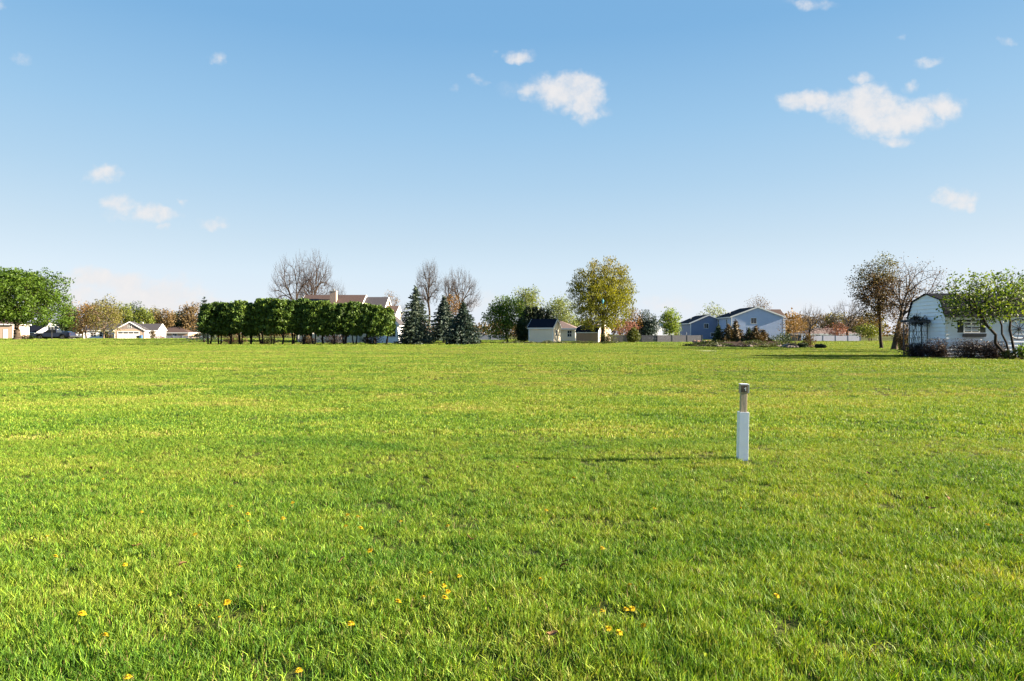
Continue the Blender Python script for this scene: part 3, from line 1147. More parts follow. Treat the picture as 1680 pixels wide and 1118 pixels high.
    ng.links.new(e2r.outputs[0], ip.inputs['Rotation'])
    ng.links.new(attr('tuft_scale', 'FLOAT_VECTOR'), ip.inputs['Scale'])
    ng.links.new(ip.outputs[0], go.inputs[0])
    md = o.modifiers.new('grass', 'NODES')
    md.node_group = ng
    return o


GRASS = True
if GRASS:
    build_grass()

# ------------------------------------------------------------------ building parts
class House:
    """axis-aligned box building in its own frame: x 0..W, y 0..D, gables by profile"""

    def __init__(self, name, label, cat, x0, y0, W, D, eave, ridge, axis, wall, roof, trim='white_trim', prof=None, over=0.35,
                 course=0.2, rotz=0.0, group=None, gable_wall=None, zbase=None, roof_course=0.0, lap=0.018, thick=0.13, rake=True, hip=False, corner=True):
        self.W, self.D, self.axis = W, D, axis
        z = g1(x0 + W / 2, y0 + D / 2) if zbase is None else zbase
        self.root = root = thing(name, label, cat, (x0, y0, z - 0.02), rotz, group)
        span, length = (D, W) if axis == 'x' else (W, D)
        prof = prof or [(0, eave), (span / 2, ridge), (span, eave)]
        self.prof = prof

        def P(u, v, zz):
            return (v, u, zz) if axis == 'x' else (u, v, zz)
        self.P = P
        # lapped siding, one course over the next
        mb = MB()
        gb = MB() if gable_wall else mb
        n = max(int(eave / course), 1)
        ch = eave / n
        for s, uu in ((-1, 0.0), (1, span)):
            for i in range(n):
                a, b = i * ch, (i + 1) * ch
                mb.quad(P(uu + s * lap, 0, a), P(uu + s * lap, length, a), P(uu, length, b), P(uu, 0, b))
                mb.quad(P(uu + s * lap, 0, a), P(uu + s * lap, length, a), P(uu, length, a), P(uu, 0, a))

        def urange(zz):
            us = []
            if zz <= eave + 1e-6 or hip:
                return 0.0, span
            for (u0, z0), (u1, z1) in zip(prof[:-1], prof[1:]):
                if (z0 - zz) * (z1 - zz) <= 0 and abs(z1 - z0) > 1e-9:
                    us.append(u0 + (u1 - u0) * (zz - z0) / (z1 - z0))
            return (min(us), max(us)) if us else (span / 2, span / 2)
        top = eave if hip else max(p[1] for p in prof)
        m = max(int(round(top / ch)), 1)
        ch2 = top / m
        for s, vv in ((-1, 0.0), (1, length)):
            for i in range(m):
                a, b = i * ch2, (i + 1) * ch2
                ua, ub = urange(a), urange(b - 1e-4)
                t = gb if a >= eave - 1e-6 else mb
                t.quad(P(ua[0], vv + s * lap, a), P(ua[1], vv + s * lap, a), P(ub[1], vv, b), P(ub[0], vv, b))
                t.quad(P(ua[0], vv + s * lap, a), P(ua[1], vv + s * lap, a), P(ua[1], vv, a), P(ua[0], vv, a))
        mb.build('wall', M[wall], root)
        if gable_wall:
            gb.build('gable', M[gable_wall], root)
        th = thick
        if hip:
            rb = MB()
            o = over
            h = min(span, length) / 2
            base = [P(-o, -o, eave), P(span + o, -o, eave), P(span + o, length + o, eave), P(-o, length + o, eave)]
            if length >= span:
                r0, r1 = P(span / 2, h, ridge), P(span / 2, length - h, ridge)
            else:
                r0, r1 = P(h, length / 2, ridge), P(span - h, length / 2, ridge)
            b2 = [(p[0], p[1], p[2] - th) for p in base]
            if length >= span:
                rb.add(base + [r0, r1] + b2, [(0, 1, 4), (1, 2, 5, 4), (2, 3, 5), (3, 0, 4, 5), (0, 1, 7, 6), (1, 2, 8, 7), (2, 3, 9, 8), (3, 0, 6, 9), (6, 7, 8, 9)])
            else:
                rb.add(base + [r0, r1] + b2, [(0, 1, 5, 4), (1, 2, 5), (2, 3, 4, 5), (3, 0, 4), (0, 1, 7, 6), (1, 2, 8, 7), (2, 3, 9, 8), (3, 0, 6, 9), (6, 7, 8, 9)])
            self.roof = rb.build('roof', M[roof], root)
            for (a, b, c, d) in ((-o - 0.03, span + o + 0.03, -o - 0.03, -o), (-o - 0.03, span + o + 0.03, length + o, length + o + 0.03)):
                MB().box(a, b, c, d, eave - 0.24, eave - 0.01, lambda u, v, zz: P(u, v, zz)).build('fascia', M[trim], root)
            for (a, b) in ((-o - 0.03, -o), (span + o, span + o + 0.03)):
                MB().box(a, b, -o, length + o, eave - 0.24, eave - 0.01, lambda u, v, zz: P(u, v, zz)).build('fascia', M[trim], root)
        else:
            # roof slopes (extended over the eaves), rows of shingles as small steps
            rb = MB()
            pts = [list(p) for p in prof]
            (u0, z0), (u1, z1) = pts[0], pts[1]
            k = over / max(math.hypot(u1 - u0, z1 - z0), 1e-6)
            pts[0] = [u0 - (u1 - u0) * k, z0 - (z1 - z0) * k]
            (u0, z0), (u1, z1) = pts[-1], pts[-2]
            k = over / max(math.hypot(u1 - u0, z1 - z0), 1e-6)
            pts[-1] = [u0 - (u1 - u0) * k, z0 - (z1 - z0) * k]
            for (ua, za), (ub, zb) in zip(pts[:-1], pts[1:]):
                l = math.hypot(ub - ua, zb - za)
                nu, nz = -(zb - za) / l, (ub - ua) / l
                if nz < 0:
                    nu, nz = -nu, -nz
                steps = max(int(l / roof_course), 1) if roof_course else 1
                up = zb > za
                for i in range(steps):
                    fa, fb_ = i / steps, (i + 1) / steps
                    A = (ua + (ub - ua) * fa, za + (zb - za) * fa)
                    B = (ua + (ub - ua) * fb_, za + (zb - za) * fb_)
                    ta = th + (0.02 if up and roof_course else 0.0)
                    tb = th + (0.02 if (not up) and roof_course else 0.0)
                    rb.prism([A, B, (B[0] + nu * tb, B[1] + nz * tb), (A[0] + nu * ta, A[1] + nz * ta)], -over * 0.7, length + over * 0.7,
                             lambda a, b, w: P(a, w, b))
                if rake:
                    for w0, w1 in ((-over * 0.7 - 0.03, -over * 0.7 - 0.003), (length + over * 0.7 + 0.003, length + over * 0.7 + 0.03)):
                        A, B = (ua, za), (ub, zb)
                        MB().prism([(A[0] - nu * 0.14, A[1] - nz * 0.14), (B[0] - nu * 0.14, B[1] - nz * 0.14), (B[0] + nu * (th + 0.01), B[1] + nz * (th + 0.01)),
                                  (A[0] + nu * (th + 0.01), A[1] + nz * (th + 0.01))], w0, w1, lambda a, b, w: P(a, w, b)).build('rake_board', M[trim], root)
            self.roof = rb.build('roof', M[roof], root)
            for (u, zz), s in ((pts[0], -1), (pts[-1], 1)):
                MB().box(u + s * 0.003, u + s * 0.03, -over * 0.7, length + over * 0.7, zz - 0.13, zz + 0.10, lambda a, b, c: P(a, b, c)).build('fascia', M[trim], root)
        if corner:
            for cx, sx in ((0, -1), (W, 1)):
                for cy, sy in ((0, -1), (D, 1)):
                    c = MB()
                    c.box(min(cx + sx * 0.024, cx - sx * 0.10), max(cx + sx * 0.024, cx - sx * 0.10), min(cy + sy * 0.024, cy - sy * 0.10), max(cy + sy * 0.024, cy - sy * 0.10), 0.0, eave - 0.02)
                    c.build('corner_board', M[trim], root)

    def face(self, side):
        W, D = self.W, self.D
        return {'front': lambda a, b, o: (a, -o, b), 'left': lambda a, b, o: (-o, D - a, b), 'right': lambda a, b, o: (W + o, a, b)}[side]

    def window(self, side, a, z, w, h, nx=2, ny=2, trim='white_trim', out=0.06, sill=True, name='window', label=None):
        f = self.face(side)
        fr = MB()
        t = max(0.05, w * 0.07)
        for (a0, a1, b0, b1) in ((a - t, a + w + t, z - t, z), (a - t, a + w + t, z + h, z + h + t), (a - t, a, z, z + h), (a + w, a + w + t, z, z + h)):
            fr.box(a0, a1, b0, b1, 0.004, out, f)
        wobj = fr.build(name, M[trim], self.root)
        if label:
            wobj['label'] = label
        g = MB()
        g.box(a, a + w, z, z + h, 0.004, out * 0.45, f)
        g.build('pane', M['glass'], wobj)
        mu = MB()
        for i in range(1, nx):
            x = a + w * i / nx
            mu.box(x - 0.018, x + 0.018, z, z + h, out * 0.46, out * 0.8, f)
        for j in range(1, ny):
            y = z + h * j / ny
            d = 0.03 if j * 2 == ny else 0.016
            mu.box(a, a + w, y - d, y + d, out * 0.47, out * 0.84, f)
        if nx > 1 or ny > 1:
            mu.build('muntin', M[trim], wobj)
        return wobj

    def panel(self, name, side, a0, a1, z0, z1, mat, out=0.05, label=None, inset=None):
        f = self.face(side)
        mb = MB()
        mb.box(a0, a1, z0, z1, 0.004, out, f)
        o = mb.build(name, M[mat], self.root)
        if label:
            o['label'] = label
        return o

    def garage_door(self, side, a0, a1, h, cols=4, mat='white_trim', label=None):
        f = self.face(side)
        o = self.panel('garage_door', side, a0, a1, 0.03, h, mat, 0.03, label)
        fr = MB()
        for (x0, x1, z0, z1) in ((a0 - 0.12, a0, 0.0, h), (a1, a1 + 0.12, 0.0, h), (a0 - 0.12, a1 + 0.12, h, h + 0.12)):
            fr.box(x0, x1, z0, z1, 0.004, 0.07, f)
        fr.build('door_frame', M['white_trim'], o)
        rows = 4
        for r in range(rows):
            zb, zt = 0.03 + (h - 0.03) * r / rows, 0.03 + (h - 0.03) * (r + 1) / rows
            for c in range(cols):
                xa, xb = a0 + (a1 - a0) * c / cols, a0 + (a1 - a0) * (c + 1) / cols
                p = MB()
                p.box(xa + 0.07, xb - 0.07, zb + 0.06, zt - 0.06, 0.031, 0.045, f)
                p.build('door_pane' if r == rows - 1 else 'door_panel', M['glass'] if r == rows - 1 else M[mat], o)
        return o


def make_fence(name, label, pts, h, mat, board=0.14, gap=0.012, post_every=2.4, post_top=0.05, rails=True, pointed=False):
    """board fence along a line of ground points"""
    root = thing(name, label, 'fence', (pts[0][0], pts[0][1], g1(*pts[0])))
    ox, oy, oz = root.location
    for (ax, ay), (bx, by) in zip(pts[:-1], pts[1:]):
        l = math.hypot(bx - ax, by - ay)
        dx, dy = (bx - ax) / l, (by - ay) / l
        npan = max(int(round(l / post_every)), 1)
        pl = l / npan
        for p in range(npan + 1):
            x, y = ax + dx * pl * p, ay + dy * pl * p
            z = g1(x, y)
            mb = MB()
            mb.box(-0.05, 0.05, -0.05, 0.05, -0.1, h + post_top)
            mb.build('post', M[mat], root, (x - ox, y - oy, z - oz))
            if p == npan:
                break
            b = MB()
            m = int((pl - 0.1) / (board + gap))
            st = (pl - 0.1) / m
            for k in range(m):
                s0 = 0.05 + k * st
                s1 = s0 + board * (st / (board + gap))
                hh = h + random.uniform(-0.02, 0.02)
                b.box(s0, s1, -0.012, 0.012, 0.05, hh, lambda u, v, w: (dx * u - dy * v, dy * u + dx * v, w))
            bo = b.build('boards', M[mat], root, (x - ox, y - oy, z - oz))
            bo['kind'] = 'stuff'
            if rails:
                for zz in (0.3, h - 0.3):
                    q = MB()
                    q.box(0.05, pl - 0.05, 0.014, 0.055, zz, zz + 0.09, lambda u, v, w: (dx * u - dy * v, dy * u + dx * v, w))
                    q.build('rail', M[mat], root, (x - ox, y - oy, z - oz))
    return root


def make_vehicle(name, label, cat, X, Y, rotz, L_, W_, body, glass, paint, wheels, wr, scale=1.0, lights=True):
    """body: side outline (x, z) with x from the nose at 0 to L; glass: greenhouse outline; both extruded and tucked in at the top"""
    z = g1(X, Y)
    root = thing(name, label, cat, (X, Y, z), rotz)

    def bev(poly, w, tuck, z0, z1):
        def fn(a, b, s):
            t = max(0.0, min(1.0, (b - z0) / max(z1 - z0, 1e-6)))
            return (a, s * (w / 2 - tuck * t), b)
        return fn
    zb0, zb1 = min(b for a, b in body), max(b for a, b in body)
    mb = MB()
    mb.prism(body, -1, 1, bev(body, W_, 0.06, zb0, zb1))
    mb.build('body', M[paint], root, bevel=0.05)
    zg0, zg1 = min(b for a, b in glass), max(b for a, b in glass)
    mb = MB()
    mb.prism(glass, -1, 1, bev(glass, W_ - 0.14, 0.20, zg0, zg1))
    cab = mb.build('cab', M[paint], root, bevel=0.04)
    # side windows, windscreen and rear window
    gx0, gx1 = glass[0][0], glass[-1][0]
    tx0, tx1 = glass[1][0], glass[-2][0]
    nw = 2

    def lerp(a, b, t):
        return a + (b - a) * t
    for s in (-1, 1):
        for i in range(nw):
            f0, f1 = i / nw, (i + 1) / nw
            zl, zh = lerp(zg0, zg1, 0.12), lerp(zg0, zg1, 0.84)

            def P(f, t):
                x = lerp(lerp(gx0, tx0, t) + 0.08, lerp(gx1, tx1, t) - 0.08, f)
                zz = lerp(zg0, zg1, t)
                return (x, s * ((W_ - 0.14) / 2 - 0.20 * t + 0.006), zz)
            g = MB()
            g.quad(P(f0 + 0.03, 0.12), P(f1 - 0.03, 0.12), P(f1 - 0.03, 0.84), P(f0 + 0.03, 0.84))
            g.build('side_window', M['glass'], cab)
    for nm, xa, xb, e in (('windscreen', gx0, tx0, -0.008), ('rear_window', gx1, tx1, 0.008)):
        g = MB()
        w0, w1 = (W_ - 0.14) / 2 - 0.12, (W_ - 0.14) / 2 - 0.28
        q = [(lerp(xa, xb, 0.12) + e, -w0, lerp(zg0, zg1, 0.12)), (lerp(xa, xb, 0.12) + e, w0, lerp(zg0, zg1, 0.12)),
             (lerp(xa, xb, 0.88) + e, w1, lerp(zg0, zg1, 0.88)), (lerp(xa, xb, 0.88) + e, -w1, lerp(zg0, zg1, 0.88))]
        g.quad(*q)
        g.build(nm, M['glass'], cab)
    for wx in wheels:
        for s in (-1, 1):
            yy = s * (W_ / 2 - 0.10)

            def wf(x, y, zz, s=s, wx=wx, yy=yy):
                return (wx + x, yy + zz * s, wr + y)
            t = MB()
            t.lathe([(wr * 0.62, -0.11), (wr * 0.94, -0.12), (wr, -0.07), (wr, 0.09), (wr * 0.94, 0.14), (wr * 0.62, 0.12)], 20, wf)
            wo = t.build('wheel', M['tyre'], root, smooth=False)
            r = MB()
            r.lathe([(wr * 0.60, 0.10), (wr * 0.58, 0.135), (wr * 0.30, 0.125), (wr * 0.20, 0.15), (wr * 0.05, 0.15)], 14, wf)
            r.build('rim', M['chrome'], wo)
    ch_ = MB()
    ch_.box(0.45, L_ - 0.35, -W_ / 2 + 0.25, W_ / 2 - 0.25, 0.17, zb0 + 0.14)
    ch_.build('chassis', M['tyre'], root)
    if lights:
        zf = lerp(zb0, zb1, 0.62)
        for s in (-1, 1):
            h = MB()
            h.box(-0.03, 0.10, s * (W_ / 2 - 0.30) - 0.17, s * (W_ / 2 - 0.30) + 0.17, zf, zf + 0.2)
            h.build('headlight', M['lamp_clear'], root)
            h = MB()
            h.box(L_ - 0.07, L_ + 0.02, s * (W_ / 2 - 0.13) - 0.05, s * (W_ / 2 - 0.13) + 0.05, zf - 0.02, zf + 0.24)
            h.build('tail_light', M['lamp_red'], root)
            h = MB()
            h.box(gx0 + 0.25, gx0 + 0.42, s * (W_ / 2 + 0.09) - 0.10, s * (W_ / 2 + 0.09) + 0.10, zg0 + 0.06, zg0 + 0.26)
            h.build('mirror', M[paint], root, bevel=0.02)
        h = MB()
        h.box(-0.025, 0.05, -W_ / 2 + 0.5, W_ / 2 - 0.5, zf - 0.12, zf + 0.2)
        h.build('grille', M['chrome'], root)
        for nm, a, b in (('front_bumper', -0.12, 0.06), ('rear_bumper', L_ - 0.06, L_ + 0.12)):
            h = MB()
            h.box(a, b, -W_ / 2 + 0.06, W_ / 2 - 0.06, zb0 + 0.02, zb0 + 0.24)
            h.build(nm, M['chrome'], root, bevel=0.03)
    return root


def stone_mesh(seed, sx, sy, sz):
    rng = np.random.default_rng(seed)
    V, Fc = [], []
    n, m = 7, 4
    for i in range(m + 1):
        ph = math.pi * (0.08 + 0.84 * i / m)
        for j in range(n):
            t = 6.283 * j / n
            q = 1 + rng.normal(0, 0.11)
            V.append((sx * q * math.sin(ph) * math.cos(t), sy * q * math.sin(ph) * math.sin(t), sz * (0.75 + q * math.cos(ph))))
    for i in range(m):
        for j in range(n):
            Fc.append((i * n + j, i * n + (j + 1) % n, (i + 1) * n + (j + 1) % n, (i + 1) * n + j))
    Fc += [tuple(range(n)), tuple(range((m + 1) * n - 1, m * n - 1, -1))]
    return V, Fc


def mound(name, label, cx, cy, rx, ry, h, mat, kind='structure', seed=0):
    rng = np.random.default_rng(seed)
    V, Fc = [(cx, cy, g1(cx, cy) + h)], []
    n, m = 40, 6
    wob = [1 + 0.10 * math.sin(3 * a + seed) + 0.07 * math.sin(5 * a + 2 * seed) for a in [6.283 * j / n for j in range(n)]]
    for i in range(1, m + 1):
        f = i / m
        for j in range(n):
            a = 6.283 * j / n
            x, y = cx + rx * f * wob[j] * math.cos(a), cy + ry * f * wob[j] * math.sin(a)
            hh = h * (1 - f * f) * (1 + rng.normal(0, 0.12)) if i < m else -0.03
            V.append((x, y, g1(x, y) + hh))
    for j in range(n):
        Fc.append((0, 1 + j, 1 + (j + 1) % n))
        for i in range(m - 1):
            a, b = 1 + i * n + j, 1 + i * n + (j + 1) % n
            Fc.append((a, a + n, b + n, b))
    o = link(name, new_mesh(name, V, Fc, True), mat)
    tag(o, label, kind=kind)
    return o

ORD = 'first second third fourth fifth sixth seventh eighth ninth tenth eleventh twelfth thirteenth fourteenth fifteenth sixteenth seventeenth eighteenth'.split()

# ================================================================== the post in the field
def build_post():
    Y = 7.5
    for _ in range(4):
        Y = GY(753.0, g1(PX(1217.5, Y), Y) + 0.012)
    X = PX(1217.5, Y)
    z = g1(X, Y)
    root = thing('utility_post', 'short wooden utility post in a pale vinyl sleeve standing alone on the lawn', 'post', (X, Y, z - 0.03), R(-2.5))
    root.rotation_euler = (0.0, R(1.2), R(-2.5))
    root.scale = (1, 1, 0.955)
    s = 0.050
    zt = 0.575
    mb = MB()
    # hollow sleeve: four walls with a rim
    for (x0, x1, y0, y1) in ((-s, s, -s, -s + 0.006), (-s, s, s - 0.006, s), (-s, -s + 0.006, -s + 0.006, s - 0.006), (s - 0.006, s, -s + 0.006, s - 0.006)):
        mb.box(x0, x1, y0, y1, -0.1, zt)
    sl = mb.build('sleeve', M['vinyl'], root, bevel=0.002)
    sl['label'] = 'pale grey vinyl sleeve round the lower half'
    mb = MB()
    mb.box(-0.032, 0.032, -0.032, 0.032, -0.05, 0.82)
    p = mb.build('timber', M['post_wood'], root, bevel=0.004)
    p['label'] = 'weathered square timber rising out of the sleeve'
    mb = MB()
    mb.box(-0.042, 0.040, -0.042, 0.036, 0.785, 0.884)
    hd = mb.build('outlet_box', M['post_wood'], root, bevel=0.004)
    mb = MB()
    mb.box(-0.045, 0.043, -0.045, 0.039, 0.884, 0.892)
    mb.build('lid', M['vinyl'], hd, bevel=0.002)
    mb = MB()
    mb.box(0.0405, 0.047, -0.044, 0.034, 0.79, 0.882)  # white strip puts the sunlit right edge of the box into colour
    mb.build('lit_side', M['white_trim'], hd)
    mb = MB()
    mb.box(-0.040, 0.020, -0.0500, -0.0425, 0.800, 0.872)
    mb.build('cover_plate', M['bark_pale'], hd)
    mb = MB()
    # small pale mark on the cover plate: upright with a short arm
    mb.box(0.002, 0.010, -0.0530, -0.0505, 0.815, 0.855)
    mb.box(-0.010, 0.002, -0.0530, -0.0505, 0.838, 0.846)
    mb.build('mark', M['white_trim'], hd)
    for (x, zz) in ((0.0, 0.868), (0.0, 0.804)):
        MB().tube((x, -0.0525, zz), (x, -0.0495, zz), 0.004, n=8).build('screw', M['chrome'], hd)


build_post()

# ================================================================== right: gambrel shed and its planting
def build_gambrel():
    Y = 40.2
    X = PX(1552, Y)
    D = 3.9
    prof = [(0, 2.52), (0.45, 3.42), (D / 2, 3.86), (D - 0.45, 3.42), (D, 2.52)]
    h = House('gambrel_shed', 'white gambrel-roofed garden building with dark shingles behind the shrubs', 'shed', X, Y, 7.4, D, 2.52, 3.86, 'x',
              'shed_siding', 'roof_navy', 'white_trim', prof, over=0.16, course=0.215, lap=0.045, rotz=R(-1.5), thick=0.06, roof_course=0.22, rake=False, zbase=0.0)
    k = Y / F
    a = (1581 - 1552) * k
    z0 = PZ(544.2, Y)
    w, hh = 23 * k, 21.5 * k
    h.window('front', a, z0, w, hh, 2, 4, out=0.07)
    for s0, s1 in ((1570.2, 1579.2), (1606, 1615)):
        x0, x1 = (s0 - 1552) * k, (s1 - 1552) * k
        sh = h.panel('shutter', 'front', x0, x1, z0 - 0.04, z0 + hh + 0.05, 'shutter', 0.05)
        f = h.face('front')
        n = 14
        for i in range(n):
            zz = z0 + (hh - 0.02) * i / n
            m = MB()
            m.box(x0 + 0.035, x1 - 0.035, zz, zz + 0.032, 0.051, 0.064, f)
            m.build('slat', M['shutter'], sh)
    f = h.face('front')
    m = MB()
    x0, x1, zb, zt = (1578 - 1552) * k, (1613 - 1552) * k, PZ(552.6, Y), PZ(547, Y)
    m.prism([(0.03, zt), (0.26, zt), (0.20, zb), (0.03, zb)], x0, x1, lambda o, zz, x: f(x, zz, o))
    m.build('window_box', M['green_box'], h.root)
    # decorative wagon wheel on the front wall
    cx, cz, rr = (1668 - 1552) * k, PZ(540, Y), 0.60
    w_ = thing('wagon_wheel', 'dark spoked wagon wheel hung on the white wall beside the window', 'wheel', (X + cx, Y - 0.05 - cx * math.sin(R(1.5)), cz), R(-1.5))
    m = MB()
    n = 36
    for i in range(n):
        t0, t1 = 6.283 * i / n, 6.283 * (i + 1) / n
        m.tube((rr * math.cos(t0), -0.045, rr * math.sin(t0)), (rr * math.cos(t1), -0.045, rr * math.sin(t1)), 0.026, n=6, caps=False)
    m.build('rim', M['black_metal'], w_)
    m = MB()
    m.tube((0, -0.10, 0), (0, 0.0, 0), 0.07, n=12)
    m.build('hub', M['black_metal'], w_)
    for i in range(10):
        t = 6.283 * i / 10 + 0.15
        m = MB()
        m.tube((0.05 * math.cos(t), -0.045, 0.05 * math.sin(t)), (rr * math.cos(t), -0.045, rr * math.sin(t)), 0.017, n=6, caps=False)
        m.build('spoke', M['black_metal'], w_)


build_gambrel()


def build_trellis():
    Y = 42.0
    X = PX(1502, Y)
    root = thing('garden_trellis', 'slender wooden arbour with a dark vine against the shed gable', 'trellis', (X, Y, 0))
    for x in (-0.55, 0.55):
        for y in (-0.3, 0.3):
            m = MB()
            m.box(x - 0.022, x + 0.022, y - 0.022, y + 0.022, -0.05, 2.2)
            m.build('post', M['lattice_grey'], root)
    for y in (-0.34, 0.34):
        m = MB()
        m.box(-0.72, 0.72, y - 0.02, y + 0.02, 2.1, 2.2)
        m.build('rail', M['lattice_grey'], root)
    for i in range(6):
        x = -0.62 + 1.24 * i / 5
        m = MB()
        m.box(x - 0.02, x + 0.02, -0.45, 0.45, 2.203, 2.26)
        m.build('rafter', M['lattice_grey'], root)
    for i in range(5):
        m = MB()
        zz = 0.4 + 0.38 * i
        m.box(-0.55, 0.55, -0.334, -0.324, zz, zz + 0.018)
        m.build('lath', M['lattice_grey'], root)
    v = thing('climbing_vine', 'dark leafless climbing vine piled on top of the arbour', 'vine', (X, Y, 0))
    rng = np.random.default_rng(5)
    P = crown_pts(160, (0.1, 0, 2.2), (0.7, 0.45, 0.34), rng, 0.2, 0.25)
    Q = np.stack([rng.normal(0, 0.45, 120), rng.normal(0, 0.25, 120), rng.uniform(0.2, 2.1, 120)], 1)
    link('foliage', new_mesh('foliage', *leaf_quads(np.concatenate([np.repeat(P, 4, 0) + rng.normal(0, 0.08, (len(P) * 4, 3)), Q]), 0.05, rng)), L['rose'], v)
    S = []
    for i in range(26):
        a = rng.uniform(-0.6, 0.6)
        p = np.array([a, rng.uniform(-0.3, 0.3), 0.0])
        for j in range(5):
            q = p + np.array([rng.normal(0, 0.10), rng.normal(0, 0.06), 0.48])
            S.append((*p, *q, 0.012, 0.009))
            p = q
    for p in P[:150]:
        S.append((*p, *(p + rng.normal(0, 0.18, 3)), 0.009, 0.006))
    link('stems', new_mesh('stems', *tubes(np.array(S), 3)), M['bark_dark'], v)


build_trellis()
for i, (px, Y, w, top, lab) in enumerate((
        (1504, 40.9, 44, 562, 'low dark purplish shrub at the foot of the vine arbour'),
        (1537, 40.0, 46, 559, 'low dark purplish shrub at the near corner of the white shed'),
        (1588, 38.9, 58, 557, 'twiggy purplish shrub below the shed window box'),
        (1627, 38.8, 46, 560, 'dark shrub behind the leaning trunk of the green tree'))):
    bush('barberry_shrub', lab, px, Y, w, top, 'barberry', 300 + 7 * i, 0.035, 3000, True, 'shrub', 'purplish shrubs round the white shed', 0.8, 0.28, 0.2)
bush('hosta_plant', 'bright green leafy plant at the right edge of the shrub bed', 1679, 37.4, 20, 564, 'hosta', 341, 0.09, 160, False, 'plant')
bush('bed_fern', 'small dull green tuft at the foot of the leaning trunk', 1655, 37.6, 26, 574, 'ground_cover', 345, 0.07, 260, False, 'plant')
mound('shed_bed', 'dark mulch bed along the front of the white shed', 27.6, 39.6, 5.6, 2.0, 0.06, M['mulch'], seed=3)

make_tree('leaning_tree', 'low spreading green tree with crooked leaning stems in front of the white shed', 1646, 38.0, (1622, 492, 84, 46), 530, 21,
          'magnolia', 0.08, 8, 0.22, 420, rt=0.011, bark='bark_dark', up=0.35, hollow=0.25, amp=0.16,
          stems=[(4, 0, -40, 522, 0.085), (14, 0, -8, 520, 0.06), (26, 0, 18, 528, 0.075), (34, 0, 64, 520, 0.07)], depth=0.8, thick=0.02)
make_tree('sparse_green_tree', 'thin-leaved green tree rising behind the shed roof at the right edge', 1688, 52.0, (1682, 478, 46, 40), 530, 22, 'airy', 0.10, 7, 0.3, 220, 0.12,
          'bark_dark', rt=0.012, amp=0.3, thick=0.03)
make_tree('pear_tree', 'tall bronze and green pear tree with a straight dark trunk', 1446, 65.3, (1439, 478, 37, 57), 548, 23, 'pear', 0.08, 20, 0.26, 560, 0.16,
          'bark_dark', rt=0.011, up=0.4, amp=0.28, hollow=0.2, zmin=-0.98, thick=0.03, taper=0.28)
make_tree('wide_bronze_tree', 'wide half-bare tree with bronze buds and a thick trunk beside the white shed', 1467, 60.3, (1494, 484, 56, 56), 538, 24, 'bronze', 0.055, 5, 0.22, 760, 0.24,
          'bark', 'bark_dark', rt=0.012, up=0.35, amp=0.2, hollow=0.3, zmin=-0.8, thick=0.03)
bush('gold_shrub', 'yellow and rust coloured shrub between the thick trunk and the arbour', 1481, 57.0, 30, 522, 'bronze', 351, 0.07, 900, True, 'shrub', None, 0.9, 0.25)

# ================================================================== right: houses, fence and the planting mound
W1 = 150.0
k1 = W1 / F
wh = House('pale_house', 'pale grey two-storey house with a broad gable behind the planting mound', 'house', PX(1200, W1), W1, 85 * k1, 11.8, 5.2, 7.3, 'y', 'grey_siding', 'roof_navy', rotz=R(-1), course=0.25)
wh.window('front', 32 * k1, PZ(531, W1), 1.15, 1.2, 2, 1)
wh.window('left', 1.4, 3.5, 0.9, 1.1, 1, 2)
wh.window('left', 8.0, 3.5, 0.9, 1.1, 1, 2)
wh.window('left', 7.6, 0.9, 0.9, 1.1, 1, 2)
v_ = MB()
v_.tube((2.2, 8.5, 5.9), (2.2, 8.5, 6.55), 0.07)
v_.build('roof_vent', M['white_trim'], wh.root)
wb = House('pale_house_wing', 'brown-roofed rear wing showing above the pale house gable', 'house', PX(1247, 163), 163.0, 6.0, 7.0, 5.2, 7.4, 'x', 'grey_siding', 'roof_brown', course=0.25)
B1 = 161.0
kb = B1 / F
bh = House('blue_house', 'slate blue two-storey house with white trim beside the pale house', 'house', PX(1133, B1), B1, 60 * kb, 12.4, 4.0, 5.85, 'y', 'blue_siding', 'roof_navy', rotz=R(-1), course=0.25)
bh.window('front', 22 * kb, PZ(538.5, B1), 1.0, 1.05, 2, 1)
bh.window('front', 33 * kb, PZ(552, B1), 1.15, 0.8, 2, 1)
bh.window('left', 2.5, 2.6, 0.9, 0.9, 1, 1)
bh.window('left', 8.2, 0.9, 0.9, 0.9, 1, 1)
v_ = MB()
v_.tube((2.0, 8.0, 4.8), (2.0, 8.0, 5.4), 0.07)
v_.build('roof_vent', M['white_trim'], bh.root)
wf = House('far_white_house', 'small far white gabled house half hidden by the bright green tree', 'house', PX(1064, 182), 182.0, 7.0, 9.0, 3.2, 4.7, 'y', 'white_siding', 'roof_grey', rotz=R(6), course=0.25)
wf.window('front', 4.2, 1.3, 0.9, 1.1, 1, 2)
rh = House('low_brown_house', 'low far house with a wide pinkish brown hip roof behind the pale fence', 'house', PX(1322, 172), 172.0, 13.5, 9.0, 2.3, 3.7, 'x', 'white_siding', 'roof_pink', hip=True, course=0.25)
rh.window('front', 2.5, 0.9, 1.2, 1.1, 2, 1)
rh.window('front', 8.5, 0.9, 1.2, 1.1, 2, 1)

make_fence('grey_board_fence', 'weathered grey board fence in front of the blue house', [(PX(1004, 113), 113.0), (PX(1078, 113), 113.0), (PX(1152, 114), 114.0)], 1.16, 'lattice_grey')
make_fence('pale_vinyl_fence', 'pale bluish vinyl fence in front of the low brown-roofed house', [(PX(1330, 126), 126.0), (PX(1412, 127), 127.0)], 1.05, 'fence_white', rails=False)
make_fence('dark_board_fence', 'short dark board fence behind the slender pale-trunked tree', [(PX(1288, 122), 122.0), (PX(1314, 122), 122.0)], 1.3, 'shutter', rails=False)

